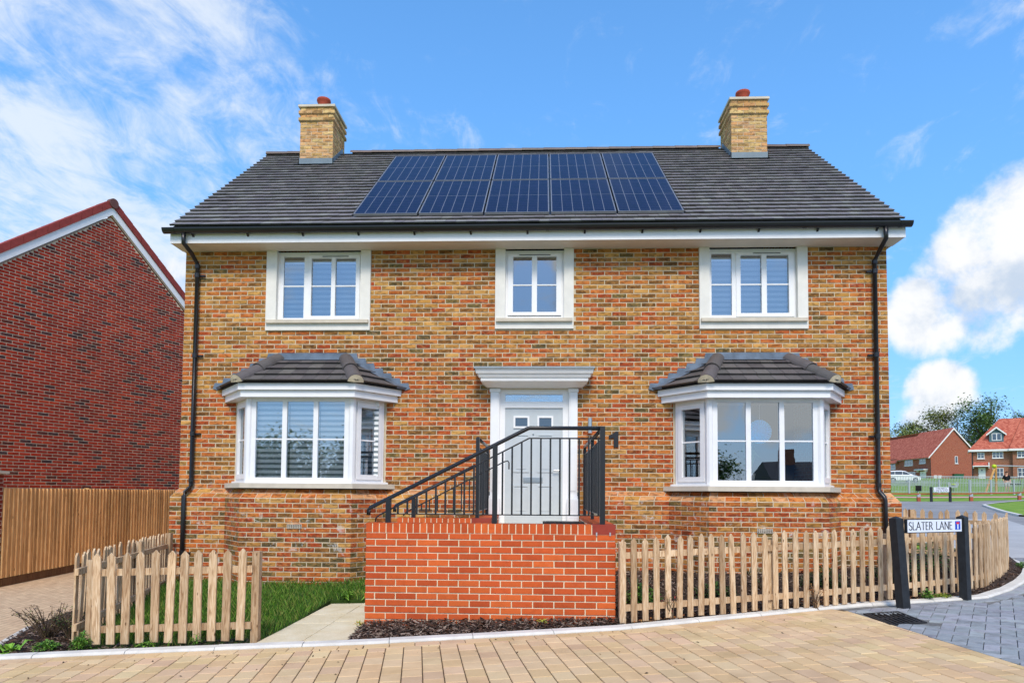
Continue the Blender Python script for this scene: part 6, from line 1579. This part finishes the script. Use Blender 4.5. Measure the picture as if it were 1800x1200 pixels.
b = B(); b.ob(AF, uF, nF, fy(142.3), fy(138.5), 0, 1.0, 5.72, 5.9); b.ob(AF, uF, nF, fy(142.1), fy(141.9), 0, .5, 5.3, 5.72); b.ob(AF, uF, nF, fy(139.0), fy(138.8), 0, .5, 5.3, 5.72); b.build('porch_hood', 'far_white', lh); b = B(); b.ob(AF, uF, nF, fy(142.2), fy(138.6), 0, .95, 5.9, 6.05); b.build('porch_roof', 'lead_blue', lh)
far_window(lh, (0, Y0), U, N, 93.65, 94.25, 7.1, 8.65, 1, False)
for x in (89.2, 90.1): b = B(); b.box(x, x+.65, Y0-.18, Y0, 3.7, 4.55); b.build('meter_box', 'far_white', lh)
gb = thing('utility_cabinet', (93.7, 136.5, 3.3), 'dark green utility cabinet against the gable of the far left house', 'cabinet')
b = B(); b.box(92.7, 94.6, 136.2, 137.0, 3.2, 4.75); b.build('body', 'green_paint', gb); b = B(); b.box(92.65, 94.65, 136.15, 137.05, 4.75, 4.85); b.build('lid', 'green_paint', gb)

rh = thing('brick_house', (79.8, 109.2, 3.0), 'far right red brick house with dormer window and hipped red tiled roof', 'house', None, R(-31))
rh['_l'] = (0, 0, 3.0)                      # parts below are in the house's own frame, s along the front, facing -Y
def hiphouse(x0, x1, y0, y1, ze, zr, rl_, rr_, ov=.45):
    b = B(); b.box(x0, x1, y0, y1, 1.0, ze); me = b.mesh('wall', 'brick_far_brown'); uvbox(me); put('wall', me, rh)
    ym = (y0+y1)/2; b = B(); b.add([(x0-ov, y0-ov, ze-.1), (x1+ov, y0-ov, ze-.1), (x1+ov, y1+ov, ze-.1), (x0-ov, y1+ov, ze-.1), (rl_, ym, zr), (rr_, ym, zr)], [(0, 1, 5, 4), (1, 2, 5), (2, 3, 4, 5), (3, 0, 4), (3, 2, 1, 0)]); me = b.mesh('roof', 'roof_far'); uvbox(me); put('roof', me, rh)
    b = B(); b.box(x0-ov, x1+ov, y0-ov-.06, y0-ov+.02, ze-.42, ze-.08); b.box(x0-ov-.06, x0-ov, y0-ov, y1, ze-.42, ze-.08); b.build('fascia', 'far_white', rh)
hiphouse(0, 5.6, 0, 8.3, 8.15, 13.6, 4.1, 12.0, .5); hiphouse(5.6, 14, -.7, 8.0, 8.15, 13.4, 7.2, 13, .5)
AR = (0, 0)
far_window(rh, AR, U, N, .75, 1.75, 6.55, 7.6, 2); far_window(rh, AR, U, N, 2.85, 4.35, 6.6, 7.65, 3); far_door(rh, AR, U, N, .85, 1.85, 2.95, 5.0); far_window(rh, AR, U, N, 2.85, 4.35, 3.45, 4.9, 3)
AR2 = (0, -.7); far_window(rh, AR2, U, N, 6.2, 7.9, 6.6, 7.65, 3); far_window(rh, AR2, U, N, 6.2, 7.9, 3.45, 4.9, 3)
b = B(); b.add([(.2, 0, 5.95), (2.3, 0, 5.95), (2.45, -1.1, 5.3), (.05, -1.1, 5.3), (2.3, 0, 5.25), (.2, 0, 5.25)], [(0, 3, 2, 1), (3, 5, 4, 2)]); me = b.mesh('porch_roof', 'roof_far'); uvbox(me); put('porch_roof', me, rh)
b = B(); b.box(.05, 2.45, -1.15, -1.05, 5.15, 5.33); b.box(.1, .2, -1.0, 0, 4.9, 5.25); b.box(2.25, 2.4, -1.0, 0, 4.9, 5.85); b.build('porch_hood', 'far_white', rh)
b = B(); b.tube([(.05, -.1, 8.0), (.05, -.1, 3.0)], .07, 6); b.build('downpipe', 'black_plastic', rh)
b = B(); b.add([(2.5, .6, 9.3), (4.5, .6, 9.3), (4.5, .6, 10.8), (3.5, .6, 11.7), (2.5, .6, 10.8), (2.5, 3.8, 9.3), (4.5, 3.8, 9.3), (4.5, 3.8, 10.8), (3.5, 3.8, 11.7), (2.5, 3.8, 10.8)], [(0, 1, 2, 3, 4), (1, 6, 7, 2), (0, 4, 9, 5)]); dm = b.build('dormer', 'teal_cladding', rh)
b = B(); b.add([(2.15, .3, 10.65), (3.5, .3, 11.85), (4.85, .3, 10.65), (2.15, 4, 10.65), (3.5, 4, 11.85), (4.85, 4, 10.65)], [(0, 1, 4, 3), (1, 2, 5, 4)]); me = b.mesh('dormer_roof', 'roof_far'); uvbox(me); put('dormer_roof', me, dm)
b = B(); b.add([(2.1, .25, 10.7), (3.5, .25, 11.95), (4.9, .25, 10.7), (4.9, .25, 10.42), (3.5, .25, 11.65), (2.1, .25, 10.42)], [(0, 5, 4, 1), (1, 4, 3, 2)]); b.build('dormer_bargeboard', 'far_white', dm)
b = B(); b.ob((0, .6), U, N, 2.85, 4.2, 0, .06, 9.6, 10.85); b.build('dormer_window', 'far_white', dm)
for a in (2.95, 3.6): b = B(); b.ob((0, .6), U, N, a, a+.52, .06, .075, 9.72, 10.75); b.build('dormer_pane', 'far_glass', dm)

# ================================================================== trees
def tree(label, x, y, h, cr, cz0, n, ls, cols, seed, group=None, limbs=9, clusters=26, bare=0.0):
    rs = random.Random(seed); z = G(x, y) if y > -20 else G(x, y)
    t_ = thing('tree', (x, y, z), label, 'tree', group); b = B(); top = Vector((x, y, z+h))
    b.tube([(x, y, z-.2), (x+.1*rs.uniform(-1, 1), y, z+h*.3), (x+.3*rs.uniform(-1, 1), y+.2, z+h*.62), (x, y, z+h*.9)], [h*.022, h*.017, h*.010, h*.003], 7)
    ends = []
    for i in range(limbs):
        a = rs.uniform(0, 6.28); f = rs.uniform(.28, .75); p0 = Vector((x, y, z+h*f)); rr_ = cr*rs.uniform(.55, .95)
        p1 = p0+Vector((math.cos(a)*rr_*.5, math.sin(a)*rr_*.5, h*.10)); p2 = p0+Vector((math.cos(a)*rr_, math.sin(a)*rr_, h*rs.uniform(.14, .26))); b.tube([p0, p1, p2], [h*.008, h*.005, h*.002], 5); ends += [p1, p2]
        for k in range(3 if not bare else 6):
            q = p1.lerp(p2, rs.uniform(0, 1)); a2 = rs.uniform(0, 6.28); e = q+Vector((math.cos(a2)*rr_*.35, math.sin(a2)*rr_*.35, h*rs.uniform(.05, .16))); b.tube([q, e], [h*.003, h*.001], 4); ends.append(e)
    b.build('trunk', 'bark', t_); L = B(); cl = []
    for i in range(clusters):
        e = rs.choice(ends); cl.append((e+Vector((rs.gauss(0, cr*.16), rs.gauss(0, cr*.16), rs.gauss(0, h*.04))), rs.uniform(.5, 1.1)*cr*.26, rs.uniform(.65, 1.25)))
    for i in range(int(n*1.9)):
        c, r_, br = rs.choice(cl); p = c+Vector((rs.gauss(0, r_), rs.gauss(0, r_), rs.gauss(0, r_*.75)))
        if p.z < z+h*cz0: continue
        a = rs.uniform(0, 6.28); t1 = rs.uniform(-1.2, 1.2); s = ls*.72*rs.uniform(.5, 1.2); u = Vector((math.cos(a), math.sin(a), t1*.6))*s; v = Vector((-math.sin(a), math.cos(a), rs.uniform(-1, 1)))*s*.6
        k = rs.choice(cols); f = br*rs.uniform(.75, 1.25); L.add([p-u, p-v, p+u, p+v], [(0, 1, 2, 3)], (k[0]*f, k[1]*f, k[2]*f, 1))
    L.build('crown', 'leaf', t_); return t_
TG = [rgb(130, 148, 76), rgb(150, 162, 90), rgb(112, 132, 70)]; TD = [rgb(104, 132, 74), rgb(122, 146, 84), rgb(90, 114, 68)]; TB = [rgb(170, 162, 152), rgb(152, 140, 126), rgb(142, 146, 112)]
tg = 'trees behind the far houses'
tree('thin green tree at the left above the far house roof, beside the main house wall', 97.5, 172, 13.5, 5.5, .25, 2400, .34, TG, 1, tg)
tree('small sparse tree low above the left part of the far house ridge', 104, 174, 11.5, 4.5, .25, 1500, .30, TG, 2, tg)
tree('broad olive-green tree above the ridge of the far left house', 110.5, 178, 17.5, 6.5, .25, 3400, .36, [rgb(122, 128, 50), rgb(98, 110, 46), rgb(136, 140, 66)], 3, tg)
tree('pale grey half-bare tree right of the far left house apex', 118.5, 178, 18.0, 6.0, .22, 2200, .26, TB, 4, tg, 12, 34, 1)
tree('grey twiggy tree filling the gap between the two far houses', 121.5, 176, 13.5, 5.0, .15, 2600, .26, TB+TG[:1], 5, tg, 12, 34, 1)
tree('tallest dark green tree behind the left end of the far right house', 119.5, 166, 21.5, 6.2, .22, 3800, .42, TD, 6, tg, 11, 36)
tree('tree top just showing above the far right house ridge at the picture edge', 133.5, 172, 21.5, 5.5, .3, 2000, .36, TD, 7, tg)
tm = 'trees across the street behind the camera, mirrored in the windows'
for i, (x, y, h_) in enumerate(((-19, -45, 6.2), (-14.5, -44, 5.6), (-10, -46, 6.0))): tree(['bushy tree across the street, mirrored at the left of the left bay window', 'middle tree across the street, mirrored in the left bay window', 'tallest tree across the street, mirrored at the right of the left bay window'][i], x, y, h_, 3.0, .1, 2600, .20, TD, 20+i, tm, 10, 30)
tree('round tree across the street, mirrored in the right bay window', 19.0, -42, 4.6, 2.0, .1, 1800, .17, TD, 30, None, 10, 26)
mh_ = thing('brick_house', (29, -52, -1.4), 'low house across the street, mirrored in the right bay window', 'house')
b = B(); b.box(26, 34, -56, -49, -1.6, 1.0); me = b.mesh('wall', 'brick_far'); uvbox(me); put('wall', me, mh_)
b = B(); b.add([(25.6, -48.6, .9), (34.4, -48.6, .9), (34.4, -56.4, .9), (25.6, -56.4, .9), (25.8, -52.5, 3.0), (34.2, -52.5, 3.0)], [(1, 0, 4, 5), (3, 2, 5, 4), (0, 3, 4), (2, 1, 5), (0, 1, 2, 3)]); me = b.mesh('roof', 'roof_back'); uvbox(me); put('roof', me, mh_)
b = B(); b.box(27.5, 28.6, -53, -52, 2.4, 4.1); me = b.mesh('chimney', 'brick_far'); uvbox(me); put('chimney', me, mh_)
far_window(mh_, (0, -49), (-1, 0), (0, 1), -29, -27.4, -.6, .6, 2); far_window(mh_, (0, -49), (-1, 0), (0, 1), -33, -31.4, -.6, .6, 2); far_door(mh_, (0, -49), (-1, 0), (0, 1), -30.8, -29.9, -1.45, .6)

for o in ROOTS: del o['_l']
scn.cycles.max_bounces = 8; scn.cycles.transparent_max_bounces = 8
scn.cycles.use_denoising = True
